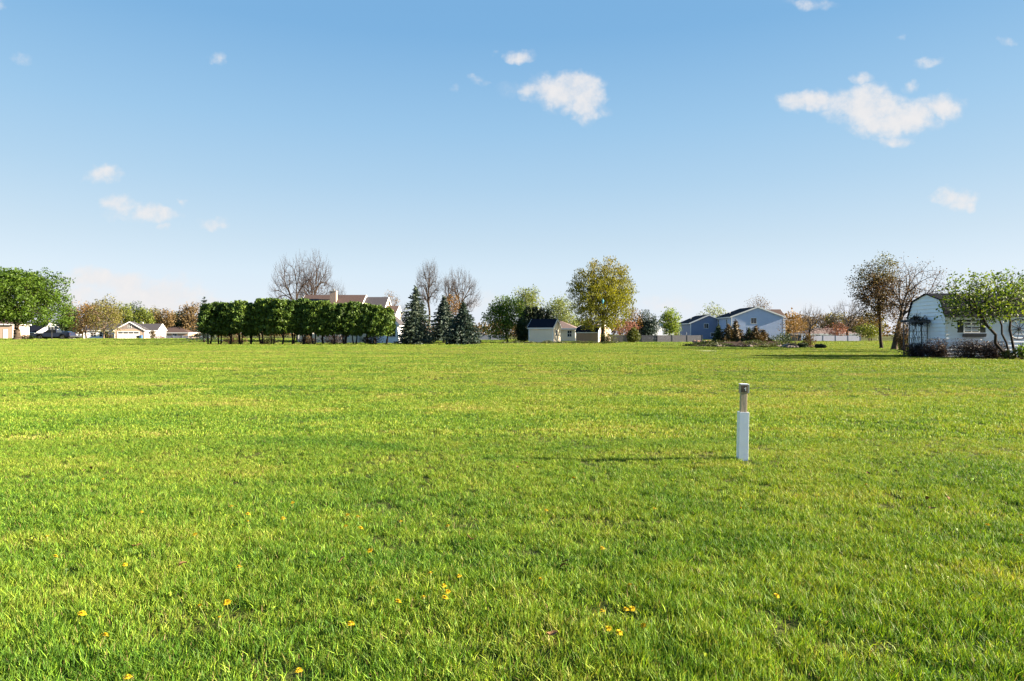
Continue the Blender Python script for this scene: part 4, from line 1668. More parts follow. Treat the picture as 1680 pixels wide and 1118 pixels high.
mound('mulch_mound', 'raised mulch planting mound with stones and dwarf conifers', PX(1222, 76), 76.0, 7.0, 4.6, 0.55, M['mulch'], seed=2)
mound('gravel_patch', 'small patch of pale gravel on the lawn', PX(1160, 55.5), 55.5, 1.15, 1.6, 0.03, M['gravel'], seed=6)


def dwarf_conifer(label, px, Y, top, w, leaf, seed):
    X = PX(px, Y)
    z = g1(X, Y) + 0.35
    h = PZ(top, Y) - z
    r = w / 2 * Y / F
    root = thing('dwarf_conifer', label, 'conifer', (X, Y, z), 0.0, 'dwarf conifers on the planting mound')
    (V, Fc), S = spruce_mesh(seed, h, r * 1.35, 0.11, 0.02, 15, 1.5)
    link('foliage', new_mesh('foliage', V, Fc), L[leaf], root)
    m = MB()
    m.tube((0, 0, -0.3), (0, 0, h * 0.9), 0.06, 0.02, 6)
    m.build('trunk', M['bark_dark'], root)
    link('branches', new_mesh('branches', *S), M['bark_dark'], root)


for i, (px, Y, top, w, lf, lab) in enumerate((
        (1179, 77.5, 534, 20, 'dark_green', 'narrow dark green dwarf conifer at the left of the planting mound'),
        (1195, 76.5, 531, 24, 'rusty', 'rusty dwarf conifer in front of the tallest one on the mound'),
        (1207, 77.0, 526, 30, 'rusty', 'tallest dwarf conifer on the planting mound'),
        (1229, 77.5, 539, 22, 'dark_green', 'dark green dwarf conifer in the middle of the planting mound'),
        (1240, 76.0, 536, 28, 'rusty', 'most orange of the rusty dwarf conifers on the mound'),
        (1252, 77.0, 541, 24, 'rusty', 'small rusty dwarf conifer beside the most orange one'))):
    dwarf_conifer(lab, px, Y, top, w, lf, 400 + i)
for i, (px, Y, w, top, lf, lab) in enumerate((
        (1275, 77, 30, 551, 'dark_green', 'broad dark evergreen shrub at the right of the mound'),
        (1289, 80, 22, 545, 'dark_green', 'upright dark shrub at the corner of the pale house'),
        (1326, 70, 20, 545, 'bronze', 'dark brown upright shrub left of the clipped block hedge'),
        (1149, 78, 34, 563, 'ground_cover', 'low green ground cover at the left tip of the mound'),
        (1186, 73, 40, 563, 'ground_cover', 'low leafy perennials in front of the narrow conifer'),
        (1215, 72, 40, 565, 'barberry', 'low purplish plants below the tallest dwarf conifer'),
        (1258, 70.5, 36, 566, 'boxwood', 'yellow green low plants at the front right of the mound'),
        (1316, 69, 18, 562, 'dark_green', 'small round green shrub beside the dark footbridge'))):
    bush('mound_shrub', lab, px, Y, w, top, lf, 430 + 5 * i, 0.07, 900, False, 'shrub', 'low shrubs on the planting mound', 0.9, 0.22)
bush('clipped_hedge', 'small dark clipped block hedge alone on the lawn', 1345.5, 66.0, 19, 564.5, 'cypress', 471, 0.06, 1500, False, 'hedge', None, 0.8, 0.06, 0.1)

rng_s = np.random.default_rng(77)
for i in range(26):
    if i < 9:
        px, Y, sz, mt, lab, grp = 1140 + 4.6 * i, 78.5 + rng_s.normal(0, 0.2), 0.22, 'stone_red', 'reddish block, %s from the left in the low stone row on the mound' % ORD[i], 'reddish stones of the low row'
        zz = g1(PX(px, Y), Y) + 0.42
    else:
        px = 1176 + 8.2 * (i - 9) + rng_s.uniform(-3, 3)
        Y = 72.3 - 0.9 * math.sin((i - 9) / 16 * 3.1) + rng_s.normal(0, 0.3)
        sz, mt, lab, grp = rng_s.uniform(0.10, 0.20), 'stone', 'rounded field stone, %s from the left along the front edge of the mound' % ORD[i - 9], 'field stones edging the mound'
        zz = g1(PX(px, Y), Y) + 0.06
    o = link('field_stone' if i >= 9 else 'wall_stone', new_mesh('stone', *stone_mesh(500 + i, sz * 1.4, sz, sz * 0.75)), M[mt], None, (PX(px, Y), Y, zz - sz * 0.25))
    tag(o, lab, 'stone', grp)


rng_m = np.random.default_rng(58)
Pm = np.stack([6.9 * rng_m.uniform(-1, 1, 7000), 4.4 * rng_m.uniform(-1, 1, 7000), np.zeros(7000)], 1)
dm = np.sqrt((Pm[:, 0] / 6.9) ** 2 + (Pm[:, 1] / 4.4) ** 2)
Pm, dm = Pm[dm < 1], dm[dm < 1]
cl = vnoise(Pm[:, 0], Pm[:, 1], 0.9, 61)
Pm, dm, cl = Pm[cl > -0.25], dm[cl > -0.25], cl[cl > -0.25]
Pm[:, 0] += PX(1222, 76)
Pm[:, 1] += 76.0
Pm[:, 2] = gh(Pm[:, 0], Pm[:, 1]) + 0.55 * (1 - dm * dm) + 0.34 * rng_m.uniform(0, 1, len(Pm)) * np.clip(cl + 0.45, 0.1, 1)
o = link('mound_ground_cover', new_mesh('ground_cover', *leaf_quads(Pm, 0.085, rng_m, 0.5, 0.5)), L['ground_cover'])
tag(o, 'patchy low green and brown ground cover over the planting mound', 'ground cover', kind='stuff')


def build_bridge():
    Y = 68.0
    X = PX(1296, Y)
    root = thing('garden_footbridge', 'dark low arched garden footbridge at the right end of the mound', 'bridge', (X, Y, g1(X, Y)))
    n, R0, half = 13, 1.0, 0.78

    def arc(t):
        x = half * (2 * t - 1)
        return x, 0.12 + 0.26 * (1 - (2 * t - 1) ** 2)
    for i in range(n):
        (xa, za), (xb, zb) = arc(i / n + 0.006), arc((i + 1) / n - 0.006)
        m = MB()
        m.prism([(xa, za), (xb, zb), (xb, zb + 0.035), (xa, za + 0.035)], -0.3, 0.3, lambda a, b, w: (a, w, b))
        m.build('plank', M['black_metal'], root)
    for s in (-0.32, 0.32):
        m = MB()
        for i in range(n):
            (xa, za), (xb, zb) = arc(i / n), arc((i + 1) / n)
            m.prism([(xa, za - 0.10), (xb, zb - 0.10), (xb, zb + 0.05), (xa, za + 0.05)], s - 0.018, s + 0.018, lambda a, b, w: (a, w, b))
        m.build('side_beam', M['black_metal'], root)
    for i in range(4):
        o = link('bridge_stone', new_mesh('stone', *stone_mesh(560 + i, 0.20, 0.16, 0.13)), M['stone'], None, (X - 0.45 + 0.3 * i, Y - 0.55, g1(X, Y)))
        tag(o, '%s rock from the left under the dark footbridge' % ORD[i], 'stone', 'rocks under the footbridge')


build_bridge()

make_tree('slender_bud_tree', 'slender tree with pale thin stems and orange buds right of the pale house', 1307, 108.0, (1303, 536, 22, 20), 549, 31, 'orange', 0.10, 5, 0.3, 170, 0.06, 'bark_pale', rt=0.010,
          stems=[(-2, 0, -6, 548, 0.05), (1, 0, 1, 547, 0.05), (7, 0, 8, 548, 0.05)], thick=0.03)
make_tree('bare_tree', 'bare dark-limbed tree above the low brown-roofed house', 1327, 145.0, (1330, 530, 25, 25), 548, 32, None, 0, 3, 0.8, 240, 0.28, 'bark', 'twig_grey', rt=0.026, group='leafless trees', thick=0.08)
make_tree('bare_tree', 'bare many-stemmed tree left of the bronze pear tree', 1391, 132.0, (1388, 524, 28, 30), 550, 33, None, 0, 3, 0.8, 300, 0.30, 'bark', 'twig_grey', rt=0.024, up=0.4, group='leafless trees', thick=0.08)
make_tree('redbud_tree', 'small pink-budded tree beside the low brown-roofed house', 1374, 130.0, (1373, 543, 17, 12), 553, 34, 'redbud', 0.13, 8, 0.35, 130, 0.09, rt=0.012)
make_tree('reddish_shrub_tree', 'low reddish budding tree right of the big golden tree', 1026, 119.0, (1026, 539, 22, 13), 552, 35, 'redbud', 0.13, 8, 0.35, 130, 0.09, rt=0.012)
make_tree('amber_tree', 'amber young tree at the right skirt of the big golden tree', 1042, 125.0, (1040, 528, 14, 20), 552, 36, 'orange', 0.14, 8, 0.4, 120, 0.09, rt=0.012)
make_tree('small_green_tree', 'small fresh green tree under the bronze pear tree', 1426, 120.0, (1425, 543, 18, 11), 554, 37, 'wood_green', 0.16, 10, 0.4, 120, 0.1, rt=0.012)
for i, (px, cy, rx, ry, lf, Y, lab) in enumerate((
        (1292, 532, 20, 20, 'orange', 195, 'orange brown tree just right of the pale house'),
        (1316, 535, 20, 16, 'wood_brown', 205, 'dull brown tree behind the slender pale-stemmed tree'),
        (1347, 533, 24, 18, 'wood_brown', 215, 'broad brown tree behind the low brown-roofed house'),
        (1372, 530, 18, 18, 'olive', 210, 'olive budding tree behind the pink-budded tree'),
        (1405, 535, 18, 18, 'wood_brown', 205, 'brown tree far behind the bare many-stemmed tree'),
        (1430, 532, 20, 17, 'olive', 215, 'olive tree far behind the bronze pear tree'))):
    make_tree('background_tree', lab, px, Y, (px, cy, rx, ry), 552, 600 + i, lf, 0.30, 9, 0.75, 170, 0.2, rt=0.02, group='budding trees behind the right-hand houses')
make_tree('background_tree', 'light green airy tree showing above the blue house roof', 1169, 195.0, (1170, 522, 21, 23), 545, 611, 'pale_lime', 0.22, 6, 0.7, 170, 0.2, rt=0.022, group='budding trees behind the right-hand houses')
make_tree('background_tree', 'brown half-bare round tree above the pale house roof', 1246, 200.0, (1246, 508, 19, 20), 540, 612, 'wood_brown', 0.16, 4, 0.7, 200, 0.2, rt=0.025, group='budding trees behind the right-hand houses')
make_tree('lime_tree', 'bright lime green tree left of the blue house', 1099, 136.0, (1099, 529, 17, 24), 548, 41, 'lime', 0.17, 14, 0.45, 220, 0.13, rt=0.014, hollow=0.2, up=0.4)
make_tree('dark_pine', 'dark blue-green pine behind the grey board fence', 1061, 126.0, (1061, 537, 19, 20), 556, 42, 'spruce_dark', 0.15, 26, 0.5, 220, 0.14, 'bark_dark', rt=0.014, hollow=0.2, amp=0.22)
bush('round_bush', 'round yellow green bush in front of the grey board fence', 1039, 108.0, 23, 538, 'boxwood', 481, 0.11, 2200, False, 'bush', None, 1.0, 0.12)

# ================================================================== centre: golden tree, sheds, spruces
make_tree('golden_tree', 'large round golden green tree with fanning branches and a kite in it', 989, 104.0, (990, 485, 57, 62), 546, 57, 'gold', 0.15, 24, 0.36, 950, 0.42,
          'bark', 'twig_grey', rt=0.017, up=0.12, hollow=0.16, amp=0.07, zmin=-0.88, thick=0.07, ex=0.43, radial=1.1, leaf_aspect=0.38, t=(0.3, 0.42))
bush('trunk_suckers', 'leafy green suckers round the foot of the big golden tree', 996, 103.0, 26, 545, 'boxwood', 483, 0.09, 700, True, 'bush', None, 0.8, 0.3)


def build_kite():
    Y = 98.6
    root = thing('kite', 'turquoise kite caught in the branches of the golden tree', 'kite', (PX(989, Y), Y, PZ(500, Y)))
    w, h = 0.22, 0.85
    m = MB()
    m.add([(0, 0, 0), (w, 0.05, h * 0.62), (0, -0.04, h), (-w, 0.05, h * 0.62), (0, -0.06, h * 0.62)], [(0, 1, 4), (1, 2, 4), (2, 3, 4), (3, 0, 4)])
    m.build('sail', M['kite'], root)
    m = MB()
    m.tube((0, -0.02, 0), (0, -0.02, h), 0.012, n=6)
    m.build('spine', M['bark_dark'], root)
    m = MB()
    m.tube((-w, 0.07, h * 0.62), (w, 0.07, h * 0.62), 0.010, n=6)
    m.build('cross_spar', M['bark_dark'], root)
    m = MB()
    for i in range(6):
        m.tube((0.06 * math.sin(i), 0, -0.12 * i), (0.06 * math.sin(i + 1), 0, -0.12 * (i + 1)), 0.012, n=5)
    m.build('tail', M['kite'], root)


build_kite()

S1 = 104.3
k = S1 / F
cs = House('garden_shed', 'small cream shed with a dark roof left of the big golden tree', 'shed', PX(867.5, S1), S1, 3.95, 3.3, 2.42, 3.62, 'x', 'cream_siding', 'roof_navy', over=0.2, rotz=R(-23), course=0.2)
cs.window('right', 1.25, 1.15, 0.45, 0.8, 1, 2, label='narrow dark window in the lit gable')
D2 = 3.6
ts = House('barn_shed', 'tan gambrel-roofed shed behind the trunk of the big golden tree', 'shed', PX(945, 114), 114.0, 4.4, D2, 1.75, 2.75, 'x', 'tan_siding', 'roof_navy', prof=[(0, 1.75), (0.5, 2.4), (D2 / 2, 2.78), (D2 - 0.5, 2.4), (D2, 1.75)],
           over=0.1, rotz=R(-40), course=0.2)
ts.panel('door', 'right', 1.0, 2.6, 0.05, 1.7, 'cream_siding', 0.04, 'pale double door in the lit gable')
ph = House('pink_roof_house', 'low house with a pinkish hip roof behind the cream shed', 'house', PX(892, 128), 128.0, 5.9, 6.5, 2.45, 3.85, 'x', 'cream_siding', 'roof_pink', hip=True, rotz=R(-12), course=0.22)
ph.window('front', 4.5, 0.9, 0.75, 1.1, 2, 2)
make_fence('lavender_fence', 'pale lavender board fence between the spruces and the green tree', [(PX(784, 150), 150.0), (PX(828, 150), 150.0)], 1.2, 'fence_white')
mound('shed_garden_bed', 'long low planting bed along the cream shed', PX(918, 98.5), 98.5, 8.9, 2.2, 0.12, M['mulch'], seed=9)
rng_b = np.random.default_rng(55)
Pb = np.stack([PX(918, 98.5) + 8.4 * rng_b.uniform(-1, 1, 5200), 98.5 + 1.7 * rng_b.uniform(-1, 1, 5200), np.zeros(5200)], 1)
Pb[:, 2] = gh(Pb[:, 0], Pb[:, 1]) + 0.04 + 0.42 * rng_b.uniform(0, 1, 5200) * (0.55 + 0.45 * np.sin(Pb[:, 0] * 2.1) * np.sin(Pb[:, 0] * 0.8 + 1))
o = link('bed_ground_cover', new_mesh('ground_cover', *leaf_quads(Pb, 0.09, rng_b, 0.5, 0.6)), L['ground_cover'])
tag(o, 'dense low dark green ground cover filling the bed by the cream shed', 'ground cover', kind='stuff')

make_tree('dark_leafy_tree', 'dark green leafy tree just right of the three spruces', 833, 108.0, (826, 519, 33, 38), 552, 52, 'airy', 0.14, 18, 0.42, 420, 0.2, 'bark_dark', rt=0.014, hollow=0.25, amp=0.22, thick=0.05)
make_tree('pale_green_tree', 'tall pale green feathery tree behind the dark cypresses', 866, 132.0, (866, 505, 25, 37), 548, 53, 'pale_lime', 0.15, 15, 0.45, 380, 0.2, 'bark_pale', rt=0.015, up=0.45, hollow=0.3)
make_tree('pale_green_tree', 'rounded pale green tree between the cream shed and the golden tree', 919, 136.0, (918, 518, 29, 32), 548, 54, 'pale_lime', 0.15, 15, 0.45, 400, 0.2, 'bark_pale', rt=0.015, up=0.4, hollow=0.3)
make_tree('low_green_tree', 'low green tree above the dark roof of the tan shed', 951, 142.0, (950, 537, 20, 11), 552, 55, 'wood_green', 0.18, 10, 0.4, 130, 0.12, rt=0.012)
CY = [arbor_mesh(700 + i, 5.4, 0.72, 0.3, 1500, 0.15) for i in range(2)]
CYM = [new_mesh('crown', *c) for c in CY]
CYT = [new_mesh('trunk', *trunks_mesh(710 + i, 0.7, 1, 0.07)) for i in range(2)]
for i, (px, top, lab) in enumerate(((857, 512, 'leftmost dark cypress behind the cream shed'), (865, 503, 'tallest pointed dark cypress behind the cream shed'),
                                    (878, 505, 'dark cypress just right of the tallest one behind the cream shed'), (889, 506, 'fourth dark cypress from the left behind the cream shed'),
                                    (900, 511, 'rightmost dark cypress behind the cream shed'))):
    Y = 115.0
    X = PX(px, Y)
    h = PZ(top, Y)
    root = thing('cypress_tree', lab, 'tree', (X, Y, 0), i * 1.3, 'dark cypresses behind the cream shed')
    root.scale = (1, 1, h / 5.4)
    link('crown', CYM[i % 2], L['cypress'], root)
    link('trunk', CYT[i % 2], M['bark_dark'], root)
bush('dark_evergreen_bush', 'dark broad evergreen against the left wall of the cream shed', 855, 106.5, 22, 522, 'dark_green', 491, 0.13, 1800, False, 'bush', None, 0.8, 0.2)


def spruce(label, px, Y, top, w, leaf, seed, name='spruce_tree', zb=0.25, grp='blue spruces', whorls=30, dens=1.5, ls=0.18):
    X = PX(px, Y)
    z = g1(X, Y)
    h = PZ(top, Y) - z
    root = thing(name, label, 'tree', (X, Y, z), 0.0, grp)
    (V, Fc), S = spruce_mesh(seed, h, w / 2 * Y / F, ls, zb, whorls, dens, core=name == 'spruce_tree')
    link('crown', new_mesh('crown', V, Fc), L[leaf], root)
    link('branches', new_mesh('branches', *S), M['bark_dark'], root)
    m = MB()
    m.tube((0, 0, -0.1), (0, 0, h * 0.97), 0.16, 0.015, 7)
    m.build('trunk', M['bark_dark'], root)
    return root


spruce('tallest blue spruce, leftmost of the three beside the hedge', 682, 90.0, 470, 68, 'spruce', 801)
spruce('middle blue spruce of the three, standing a little behind', 728, 100.0, 485, 58, 'spruce', 802, zb=0.6)
spruce('shortest and darkest spruce, rightmost of the three', 760, 89.0, 496, 66, 'spruce_dark', 803)
spruce('grey straggly conifer with a bare pointed top at the left end of the hedge', 335, 103.0, 486, 44, 'spruce_dark', 804, 'grey_conifer', 0.5, None, 15, 0.5)
make_tree('bare_tree', 'tall slim bare tree behind the tallest spruce', 705, 112.0, (704, 472, 20, 37), 512, 61, None, 0, 3, 0.9, 330, 0.20, 'bark', 'twig_grey', rt=0.021, up=0.5, group='leafless trees', amp=0.12, zmin=-0.9, thick=0.06, t=(0.35, 0.55))
make_tree('bare_tree', 'broad bare tree behind the shortest spruce', 756, 114.0, (757, 488, 28, 42), 520, 62, None, 0, 3, 0.9, 420, 0.20, 'bark', 'twig_grey', rt=0.021, up=0.45, group='leafless trees', amp=0.14, zmin=-0.9, thick=0.06)
make_tree('bare_tree', 'thin bare tree between the two larger bare trees by the spruces', 738, 118.0, (736, 480, 12, 27), 515, 63, None, 0, 3, 0.8, 120, 0.12, 'bark', 'twig_grey', rt=0.021, up=0.5, group='leafless trees', thick=0.06)
make_tree('orange_bud_tree', 'small orange-budded tree showing between the spruce tops', 741, 110.0, (741, 504, 17, 22), 545, 64, 'orange', 0.12, 8, 0.35, 160, 0.1, rt=0.012)

# ================================================================== centre left: hedge, big house, bare maples
ARB = [new_mesh('crown', *arbor_mesh(900 + i, 5.6 + 0.25 * (i % 3 - 1), 1.2 + 0.08 * (i % 2), 1.55 - 0.3 * (i % 3 == 1), 3800, 0.165)) for i in range(5)]
ART = [new_mesh('trunk', *trunks_mesh(920 + i, 2.4, 2 + i % 2, 0.085), True) for i in range(5)]
hx = [343, 360, 378, 395, 411, 430, 447, 463, 480, 498, 515, 531, 548, 565, 582, 600, 617, 632]
ht = [500, 497, 498, 495, 499, 492, 491, 493, 494, 492, 496, 495, 500, 499, 497, 500, 502, 506]
for i, px in enumerate(hx):
    Y = 88.0 + random.uniform(-0.4, 0.4)
    X = PX(px, Y)
    z = g1(X, Y)
    h = PZ(ht[i], Y) - z
    lab = '%s arborvitae from the left in the tall evergreen hedge row' % ORD[i]
    if i == len(hx) - 1:
        lab = 'last and lowest arborvitae at the right end of the hedge row'
    root = thing('arborvitae_tree', lab, 'tree', (X, Y, z), random.uniform(0, 6.28), 'arborvitae of the hedge row')
    s = random.uniform(0.95, 1.15)
    root.scale = (s, s, h / (5.6 + 0.25 * ((i % 5) % 3 - 1)))
    link('crown', ARB[i % 5], L['arbor'], root)
    link('trunk', ART[(i * 2) % 5], M['bark_dark'], root)
mound('hedge_mulch', 'strip of reddish mulch under the evergreen hedge', (PX(343, 88) + PX(632, 88)) / 2, 88.0, 12.4, 0.9, 0.05, M['mulch'], seed=4)

HY = 104.0
kh = HY / F
mh = House('large_house', 'large two-storey house with a brown roof and chimney behind the hedge', 'house', PX(489, HY), HY, (588 - 489) * kh, 9.0, 5.0, 7.45, 'x', 'cream_siding', 'roof_brown', course=0.25)
for a in (1.0, 3.6, 6.6):
    mh.window('front', a, 0.9, 1.2, 1.3, 2, 2)
    mh.window('front', a, 3.3, 1.1, 1.2, 2, 2)
c = MB()
x0 = (535.5 - 489) * kh
c.box(x0, x0 + 0.95, 2.0, 2.9, 4.5, PZ(479, HY + 2.5))
ch = c.build('chimney', M['brick_wall'], mh.root)
c = MB()
c.box(x0 - 0.06, x0 + 1.01, 1.94, 2.96, PZ(479, HY + 2.5) + 0.003, PZ(479, HY + 2.5) + 0.10)
c.build('chimney_cap', M['concrete'], ch)
c = MB()
c.tube((x0 + 0.47, 2.45, PZ(479, HY + 2.5) + 0.1), (x0 + 0.47, 2.45, PZ(479, HY + 2.5) + 0.42), 0.17, 0.14, 10)
c.build('flue', M['black_metal'], ch)
m2 = House('large_house_wing', 'grey-roofed right wing of the large house behind the hedge', 'house', PX(588.6, HY), HY + 0.4, (627 - 589) * kh, 8.2, 4.9, 7.15, 'x', 'cream_siding', 'roof_grey', course=0.25)
m2.window('front', 1.0, 3.2, 1.1, 1.2, 2, 2)
m3 = House('low_wing', 'small brown-roofed bay at the right end of the large house', 'house', PX(627.6, HY), HY + 1.5, 19 * kh, 5.0, 4.7, 5.75, 'x', 'cream_siding', 'roof_brown', course=0.25, over=0.2)
m4 = House('attached_garage', 'white garage gable at the right end of the large house', 'garage', PX(600, 101), 101.0, 52 * 101 / F, 5.5, 2.9, 5.2, 'y', 'white_siding', 'roof_grey', course=0.25)
m4.window('front', 3.5, 1.0, 0.9, 1.1, 2, 2)
make_tree('bare_tree', 'broad bare tree, left of the pair rising over the large house', 489, 116.0, (490, 478, 42, 47), 528, 65, None, 0, 3, 0.9, 560, 0.30, 'bark', 'twig_red', rt=0.021, up=0.35, group='leafless trees', amp=0.16, zmin=-0.75, thick=0.06)
make_tree('bare_tree', 'tallest bare tree, right of the pair rising over the large house', 519, 118.0, (515, 472, 37, 48), 526, 66, None, 0, 3, 0.9, 540, 0.30, 'bark', 'twig_red', rt=0.021, up=0.4, group='leafless trees', amp=0.16, zmin=-0.75, thick=0.06)
make_tree('bare_tree', 'small thin bare tree beside the chimney of the large house', 556, 120.0, (557, 487, 12, 22), 530, 67, None, 0, 3, 0.9, 70, 0.10, 'bark', 'twig_grey', rt=0.015, up=0.5, group='leafless trees', thick=0.05)
make_tree('orange_bud_tree', 'small round orange-budded tree behind the right wing of the large house', 640, 128.0, (640, 496, 14, 16), 540, 68, 'orange', 0.10, 5, 0.4, 140, 0.1, rt=0.014)
make_tree('bare_tree', 'pale twiggy bare tree between the garage gable and the tallest spruce', 660, 125.0, (661, 524, 13, 24), 550, 69, None, 0, 4, 0.7, 120, 0.1, 'bark_pale', 'twig_grey', rt=0.013, up=0.4, group='leafless trees', thick=0.05)
for i, (px, w, top, lf, lab) in enumerate(((384, 46, 549, 'bronze', 'russet twiggy bush behind the left end of the hedge'), (440, 40, 551, 'ground_cover', 'dull green bush behind the middle of the hedge trunks'),
                                           (505, 34, 550, 'rusty', 'rusty bush behind the tenth hedge trunk'), (548, 40, 549, 'barberry', 'purplish bush behind the right half of the hedge trunks'))):
    bush('understory_bush', lab, px, 93.0, w, top, lf, 520 + 5 * i, 0.09, 500, True, 'bush', 'bushes glimpsed under the hedge', 0.7, 0.3)
bush('russet_bush', 'russet bush showing under the right half of the hedge', 607, 91.5, 40, 548, 'bronze', 495, 0.08, 700, True, 'bush', None, 0.7, 0.3)

# ================================================================== left: maple, houses, vehicles, woods
make_tree('maple_tree', 'very large dense green tree at the left edge of the field', 28, 122.0, (24, 486, 90, 62), 541, 71, 'maple', 0.19, 36, 0.52, 1000, 0.62, 'bark', 'bark_dark',
          rt=0.02, up=0.25, hollow=0.3, amp=0.17, zmin=-0.72, thick=0.07)
bk = House('brick_house', 'pale brick house behind the big green tree at the left edge', 'house', PX(-95, 146), 146.0, 13.2, 8.0, 3.3, 4.9, 'x', 'brick_wall', 'roof_brown', rotz=R(14), course=0.3, hip=True)
bk.window('front', 4.0, 1.0, 1.3, 1.2, 2, 2)
bk.panel('door', 'front', 11.4, 12.2, 0.1, 2.1, 'white_trim', 0.05)
WG = 226.0
kw = WG / F
gw = House('white_gable_house', 'white gabled house front behind the dark pickup truck', 'house', PX(62, WG - 4), WG - 4, 42 * kw, 10.0, 2.3, 5.2, 'y', 'white_siding', 'roof_navy', rotz=R(15), course=0.3)
gw.window('front', 2.9, 3.0, 2.6, 0.9, 3, 1)
gm = House('dark_roof_wing', 'dark-roofed low wing with a white fascia left of the white gable', 'house', PX(27, WG), WG, 40 * kw, 8.5, 2.3, 5.4, 'x', 'taupe_siding', 'roof_navy', rotz=R(2), course=0.3)
gm.window('front', 2.5, 0.9, 1.4, 1.0, 2, 1)
GA = 190.0
kg = GA / F
g0 = House('ranch_house', 'long pale ranch house with a grey roof behind the orange trees', 'house', PX(137, GA), GA, 111 * kg, 9.0, 2.7, 4.5, 'x', 'white_siding', 'roof_grey', rotz=R(13), course=0.3)
g0.window('front', 1.8, 0.9, 1.3, 1.1, 2, 2)
g0.window('front', 4.0, 0.9, 0.8, 1.3, 1, 2)
g0.panel('door', 'front', 5.3, 6.2, 0.1, 2.15, 'bin_dark', 0.05)
g0.garage_door('front', 15.2, 17.9, 2.15, 3)
g1_ = House('garage_gable', 'taupe gabled double garage with a white door in front of the ranch house', 'garage', PX(188, GA - 3.2), GA - 3.2, 44 * kg, 4.0, 2.65, 4.95, 'y', 'brick_wall', 'roof_grey', rotz=R(15), course=0.3, gable_wall='taupe_siding')
g1_.garage_door('front', 0.8, 6.0, 2.2, 4)
g1_.window('front', 3.3, 3.3, 0.8, 0.75, 2, 2)
lh = House('dark_hip_house', 'low tan house with a dark hip roof behind the white picket fence', 'house', PX(248, 228), 228.0, 12.0, 9.0, 2.1, 4.0, 'x', 'tan_siding', 'roof_brown', hip=True, rotz=R(4), course=0.3)
lh.window('front', 7.0, 0.8, 1.3, 1.0, 2, 1)
make_fence('white_picket_fence', 'white picket fence left of the evergreen hedge', [(PX(270, 172), 172.0), (PX(344, 172), 172.0)], 0.98, 'fence_white', board=0.10, gap=0.05, post_every=2.4)

sheet('street', 'narrow asphalt street in front of the left-hand houses', PX(-150, 132), PX(150, 132), 128.4, 133.6, M['asphalt'], 0.004, 40, 4)
sheet('driveway', 'pale concrete driveway leading to the double garage', PX(192, 178), PX(246, 178), 160.0, 186.0, M['concrete'], 0.004, 10, 12)

truck_body = [(0.0, 0.50), (0.02, 1.00), (0.18, 1.12), (1.75, 1.20), (2.1, 1.24), (4.25, 1.24), (4.30, 1.30), (6.75, 1.30), (6.80, 0.62), (6.55, 0.50), (5.95, 0.48), (5.85, 0.85), (5.25, 0.98), (4.85, 0.85), (4.75, 0.48),
              (1.75, 0.46), (1.65, 0.85), (1.1, 0.98), (0.62, 0.85), (0.52, 0.50)]
truck_cab = [(1.75, 1.20), (2.55, 1.80), (2.75, 1.84), (4.05, 1.84), (4.15, 1.80), (4.30, 1.20)]
make_vehicle('pickup_truck', 'dark navy pickup truck parked beyond the big green tree', 'truck', PX(56, 129.5), 130.2, R(1), 6.8, 1.95, truck_body, truck_cab, 'car_navy', (1.15, 5.35), 0.40)
car_body = [(0.0, 0.42), (0.05, 0.85), (1.2, 1.0), (4.1, 1.02), (4.35, 0.85), (4.35, 0.42), (3.85, 0.36), (3.75, 0.62), (3.35, 0.72), (2.95, 0.62), (2.85, 0.36), (1.4, 0.36), (1.3, 0.62), (0.9, 0.72), (0.5, 0.62), (0.42, 0.38)]
car_cab = [(1.05, 0.98), (1.75, 1.50), (1.95, 1.56), (3.6, 1.55), (3.8, 1.50), (4.25, 1.0)]
make_vehicle('parked_car', 'dark blue car parked behind the pickup truck', 'car', PX(127, 137.0), 137.5, R(181), 4.35, 1.8, car_body, car_cab, 'car_blue', (0.9, 3.35), 0.33)


def lamp_post(label, px, Y, top):
    X = PX(px, Y)
    z = g1(X, Y)
    h = PZ(top, Y) - z
    root = thing('lamp_post', label, 'lamp post', (X, Y, z), 0.0, 'yard lamp posts')
    m = MB()
    m.lathe([(0.10, -0.05), (0.10, 0.12), (0.06, 0.16), (0.055, h - 0.55), (0.045, h - 0.45)], 10)
    m.build('pole', M['black_metal'], root)
    m = MB()
    m.lathe([(0.05, h - 0.46), (0.13, h - 0.42), (0.17, h - 0.12), (0.03, h)], 8)
    ln = m.build('lantern', M['lamp_clear'], root)
    m = MB()
    m.lathe([(0.20, h - 0.119), (0.19, h - 0.08), (0.03, h + 0.04)], 8)
    m.build('cap', M['black_metal'], ln)
    for i in range(4):
        t = 6.283 * i / 4
        m = MB()
        m.tube((0.14 * math.cos(t), 0.14 * math.sin(t), h - 0.43), (0.18 * math.cos(t), 0.18 * math.sin(t), h - 0.10), 0.012, n=5)
        m.build('glazing_bar', M['black_metal'], ln)


lamp_post('black yard lamp post in front of the pickup truck', 85, 124.0, 529)
lamp_post('black yard lamp post in front of the double garage', 234.5, 160.0, 528)


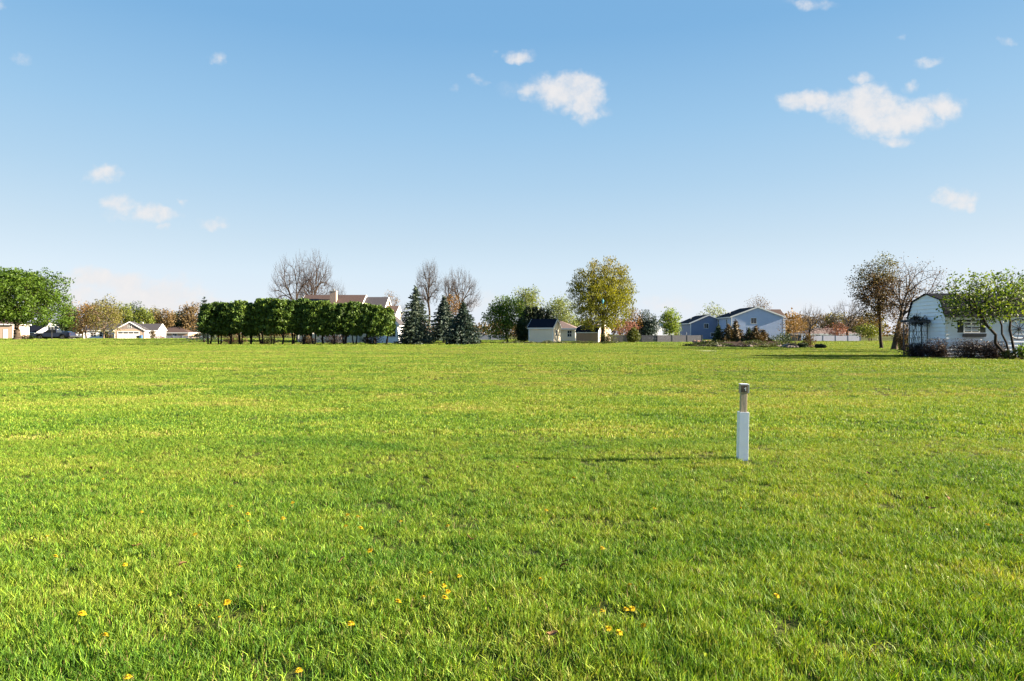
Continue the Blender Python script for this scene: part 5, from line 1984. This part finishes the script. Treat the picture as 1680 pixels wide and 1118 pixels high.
def wheelie_bin(name, label, px, Y, h, mat):
    X = PX(px, Y)
    root = thing(name, label, 'bin', (X, Y, g1(X, Y)))
    m = MB()
    w0, w1 = 0.26, 0.33
    V = [(-w0, -w0, 0.05), (w0, -w0, 0.05), (w0, w0, 0.05), (-w0, w0, 0.05), (-w1, -w1, h), (w1, -w1, h), (w1, w1, h), (-w1, w1, h)]
    m.add(V, [(3, 2, 1, 0), (4, 5, 6, 7), (0, 1, 5, 4), (1, 2, 6, 5), (2, 3, 7, 6), (3, 0, 4, 7)])
    m.build('tub', M[mat], root)
    m = MB()
    m.prism([(-w1 - 0.03, h + 0.003), (w1 + 0.03, h + 0.003), (w1, h + 0.10), (-w1, h + 0.06)], -w1 - 0.02, w1 + 0.02, lambda a, b, w: (w, a, b))
    m.build('lid', M[mat], root)
    for s in (-1, 1):
        m = MB()
        m.tube((s * 0.27, 0.27, 0.11), (s * 0.33, 0.27, 0.11), 0.11, n=12)
        m.build('wheel', M['tyre'], root)
    m = MB()
    m.tube((-w1 * 0.8, w1 + 0.07, h - 0.03), (w1 * 0.8, w1 + 0.07, h - 0.03), 0.018, n=6)
    m.build('handle', M[mat], root)


wheelie_bin('recycling_bin', 'blue wheeled recycling bin between the garage doors', 231.5, 184.0, 1.15, 'bin_blue')
wheelie_bin('rubbish_bin', 'dark wheeled bin left of the blue recycling bin', 226.5, 184.0, 1.05, 'bin_dark')
bush('cone_shrub', 'small reddish brown cone-shaped shrub at the end of the ranch house', 251, 186.0, 9, 541, 'rusty', 501, 0.13, 500, False, 'shrub', None, 1.0, 0.1)
bush('pink_shrub', 'dull pink shrub in front of the dark hip-roofed house', 263, 187.0, 15, 549, 'redbud', 503, 0.13, 350, True, 'shrub', None, 1.0, 0.2)
bush('foundation_shrub', 'low green shrub beside the trunk of the big green tree', 43, 127.0, 26, 550, 'ground_cover', 505, 0.10, 600, False, 'shrub', None, 0.8, 0.2)
bush('porch_shrub', 'reddish brown shrub beside the porch of the ranch house', 180, 186.0, 14, 547, 'rusty', 507, 0.13, 400, False, 'shrub', None, 0.9, 0.2)
make_tree('orange_bud_tree', 'orange-budded spreading tree left of the ranch house window', 142, 172.0, (136, 522, 30, 29), 550, 81, 'orange', 0.19, 8, 0.65, 280, 0.2, 'bark_pale', rt=0.022, thick=0.06)
make_tree('orange_bud_tree', 'golden brown budded tree in front of the ranch house porch', 170, 170.0, (172, 520, 33, 29), 549, 82, 'olive', 0.19, 8, 0.65, 300, 0.2, 'bark_pale', rt=0.022, thick=0.06)
for i, (px, top, w, lf, Y, lab) in enumerate((
        (112, 512, 30, 'dark_green', 215, 'dark tree between the big green tree and the orange tree'),
        (178, 489, 34, 'olive', 235, 'tallest olive tree of the woods behind the ranch house'),
        (203, 497, 34, 'wood_green', 250, 'yellow green tree of the woods above the garage gable'),
        (222, 498, 32, 'dark_green', 280, 'dark green treetop behind the yellow green trees'),
        (236, 505, 34, 'wood_green', 246, 'bright yellow green tree behind the garage lamp post'),
        (254, 506, 30, 'olive', 255, 'olive brown tree above the dark hip roof'),
        (272, 509, 32, 'wood_brown', 250, 'rusty brown tree behind the dark hip-roofed house'),
        (288, 512, 28, 'olive', 262, 'small olive treetop between the brown tree and the tall brown one'),
        (300, 516, 24, 'dark_green', 240, 'dark green tree beside the tall brown tree'),
        (313, 495, 36, 'wood_brown', 235, 'tall brown and green tree just left of the hedge'),
        (150, 500, 36, 'wood_brown', 245, 'brown tree showing behind the orange-budded tree'))):
    make_tree('woodland_tree', lab, px, Y, (px, (top + 552) / 2, w / 2, (552 - top) / 2), 551, 620 + i, lf, 0.30, 12, 0.8, 230, 0.22, rt=0.022, hollow=0.25, group='trees of the woods behind the left-hand houses')

# a distant belt of trees closes the horizon between the houses
rngf = np.random.default_rng(91)
CB = []
for i in range(260):
    x = -420 + 840 * (i + rngf.uniform(0, 1)) / 260
    y = 330 + rngf.normal(0, 14)
    r = rngf.uniform(3.0, 5.5)
    hh = rngf.uniform(5.5, 9.0)
    P = crown_pts(150, (x, y, hh * 0.5), (r, r, hh * 0.5), rngf, 0.4, 0.2)
    CB.append(P)
CB = np.concatenate(CB)
o = link('far_woods', new_mesh('far_woods', *leaf_quads(CB, 0.62, rngf, 0.7)), L['wood_brown'])
tag(o, 'distant belt of brownish woods on the horizon', 'woods', kind='stuff')

# ================================================================== dandelions and dead leaves in the grass
def dandelion_meshes():
    out = []
    for s in range(4):
        rng = np.random.default_rng(1000 + s)
        V, Fc = [], []
        for ring, (n, l, z) in enumerate(((16, 0.022, 0.000), (14, 0.017, 0.006), (10, 0.011, 0.010), (6, 0.006, 0.012))):
            for i in range(n):
                a = 6.283 * (i + rng.uniform(-0.3, 0.3)) / n
                d = np.array([math.cos(a), math.sin(a), 0])
                sd = np.array([-d[1], d[0], 0])
                ll = l * rng.uniform(0.85, 1.15)
                w = 0.0032
                b = len(V)
                V += [d * 0.002 - sd * w * 0.5 + [0, 0, z * 0.4], d * 0.002 + sd * w * 0.5 + [0, 0, z * 0.4], d * ll + sd * w + [0, 0, z], d * ll - sd * w + [0, 0, z]]
                Fc.append((b, b + 1, b + 2, b + 3))
        out.append(new_mesh('flower_head', np.array(V), np.array(Fc)))
    return out


DH = dandelion_meshes()
mb_ = MB()
mb_.tube((0, 0, -0.07), (0.004, 0.002, -0.03), 0.0022, 0.002, 6)
mb_.tube((0.004, 0.002, -0.03), (0, 0, 0.0), 0.002, 0.0024, 6)
STEM = bpy.data.meshes.new('stem')
STEM.from_pydata(mb_.v, [], mb_.f)
mb_ = MB()
mb_.lathe([(0.002, -0.012), (0.007, -0.008), (0.009, 0.001), (0.004, 0.004)], 8)
CALYX = bpy.data.meshes.new('calyx')
CALYX.from_pydata(mb_.v, [], mb_.f)
dand = [(232, 840), (380, 829), (407, 855), (464, 850), (205, 924), (392, 930), (327, 994), (372, 988), (135, 1006), (172, 1043), (490, 1101), (210, 1113), (360, 1014), (91, 909),
        (320, 875), (407, 842), (77, 879), (215, 770), (480, 823), (169, 789), (567, 863), (570, 844), (587, 847), (592, 866), (657, 854), (735, 861), (607, 904), (706, 942), (753, 947),
        (728, 963), (734, 973), (730, 983), (653, 988), (575, 1024), (695, 982), (896, 836), (941, 786), (886, 955), (1074, 838), (1027, 1010), (1037, 1009), (988, 1012), (998, 1042),
        (1016, 1049), (1055, 1038), (1033, 968), (988, 902), (1274, 986), (1620, 867), (1675, 885), (1421, 800), (1215, 840)]
ORD2 = ORD[:17] + ['eighteenth', 'nineteenth', 'twentieth']
DGROUPS = {
    'right': ('from the left of the dandelions near the right edge', 'dandelions near the right edge'),
    'tight': ('from the left in the tight dandelion cluster below the picture centre', 'dandelions in the central cluster'),
    'near': ('from the left in the near dandelion cluster below the post', 'dandelions in the near right cluster'),
    'loose': ('from the left in the loose dandelion cluster left of centre', 'dandelions in the left-centre cluster'),
    'lnear': ('from the left of the near dandelions in the left third', 'near dandelions on the left'),
    'lfar': ('from the left of the farther dandelions in the left third', 'farther dandelions on the left'),
    'mid': ('from the left of the single dandelions scattered between the clusters', 'dandelions scattered between the clusters'),
}


def dandelion_group(px, py):
    if px > 1600:
        return 'right'
    if 700 < px < 760 and py > 900:
        return 'tight'
    if 980 < px < 1060 and py > 990:
        return 'near'
    if 560 < px < 620 and py < 950:
        return 'loose'
    if px < 500:
        return 'lnear' if py > 900 else 'lfar'
    return 'mid'


dand.sort()
seen = {}
for i, (px, py) in enumerate(dand):
    zt = 0.066
    Y = GY(py, zt)
    X = PX(px, Y)
    z = g1(X, Y) + zt
    key = dandelion_group(px, py)
    seen[key] = seen.get(key, 0) + 1
    lab = 'yellow dandelion, %s %s' % (ORD2[seen[key] - 1], DGROUPS[key][0])
    grp = DGROUPS[key][1]
    root = thing('dandelion', lab, 'flower', (X, Y, z), random.uniform(0, 6.28), grp)
    s = random.uniform(0.65, 0.92)
    root.scale = (s, s, s)
    root.rotation_euler = (random.uniform(-0.35, 0.5), random.uniform(-0.1, 0.45), random.uniform(0, 6.28))
    link('flower_head', DH[i % 4], M['dandelion'], root)
    link('stem', STEM, M['stem'], root)
    link('calyx', CALYX, M['stem'], root)


def dead_leaf(seed):
    rng = np.random.default_rng(seed)
    n = 7
    V, Fc = [], []
    for i in range(n + 1):
        t = i / n
        x = (t - 0.5) * 0.07
        w = 0.021 * math.sin(math.pi * min(max(t, 0.03), 0.97)) ** 0.7 * rng.uniform(0.75, 1.2)
        zc = 0.012 * math.sin(t * 4 + seed)
        V += [(x, -w, zc + 0.010), (x, 0, zc), (x, w, zc + 0.012)]
    for i in range(n):
        a = i * 3
        Fc += [(a, a + 3, a + 4, a + 1), (a + 1, a + 4, a + 5, a + 2)]
    return new_mesh('dead_leaf', V, Fc, True)


DL = [dead_leaf(i) for i in range(3)]
for i, (px, py) in enumerate(sorted(((139, 774), (149, 770), (771, 882), (927, 926), (925, 934), (1521, 824), (1554, 824), (1529, 840), (862, 762), (222, 893), (300, 926), (1425, 783), (850, 770), (905, 1050), (1476, 768), (560, 921)))):
    Y = GY(py, 0.06)
    X = PX(px, Y)
    o = link('dead_leaf', DL[i % 3], M['dead_leaf'], None, (X, Y, g1(X, Y) + 0.065))
    o.rotation_euler = (random.uniform(-0.5, 0.5), random.uniform(-0.5, 0.5), random.uniform(0, 6.28))
    o.scale = (0.7, 0.7, 0.7)
    tag(o, 'curled brown dead leaf in the grass, %s from the left' % ORD2[i], 'leaf', 'dead leaves in the grass')
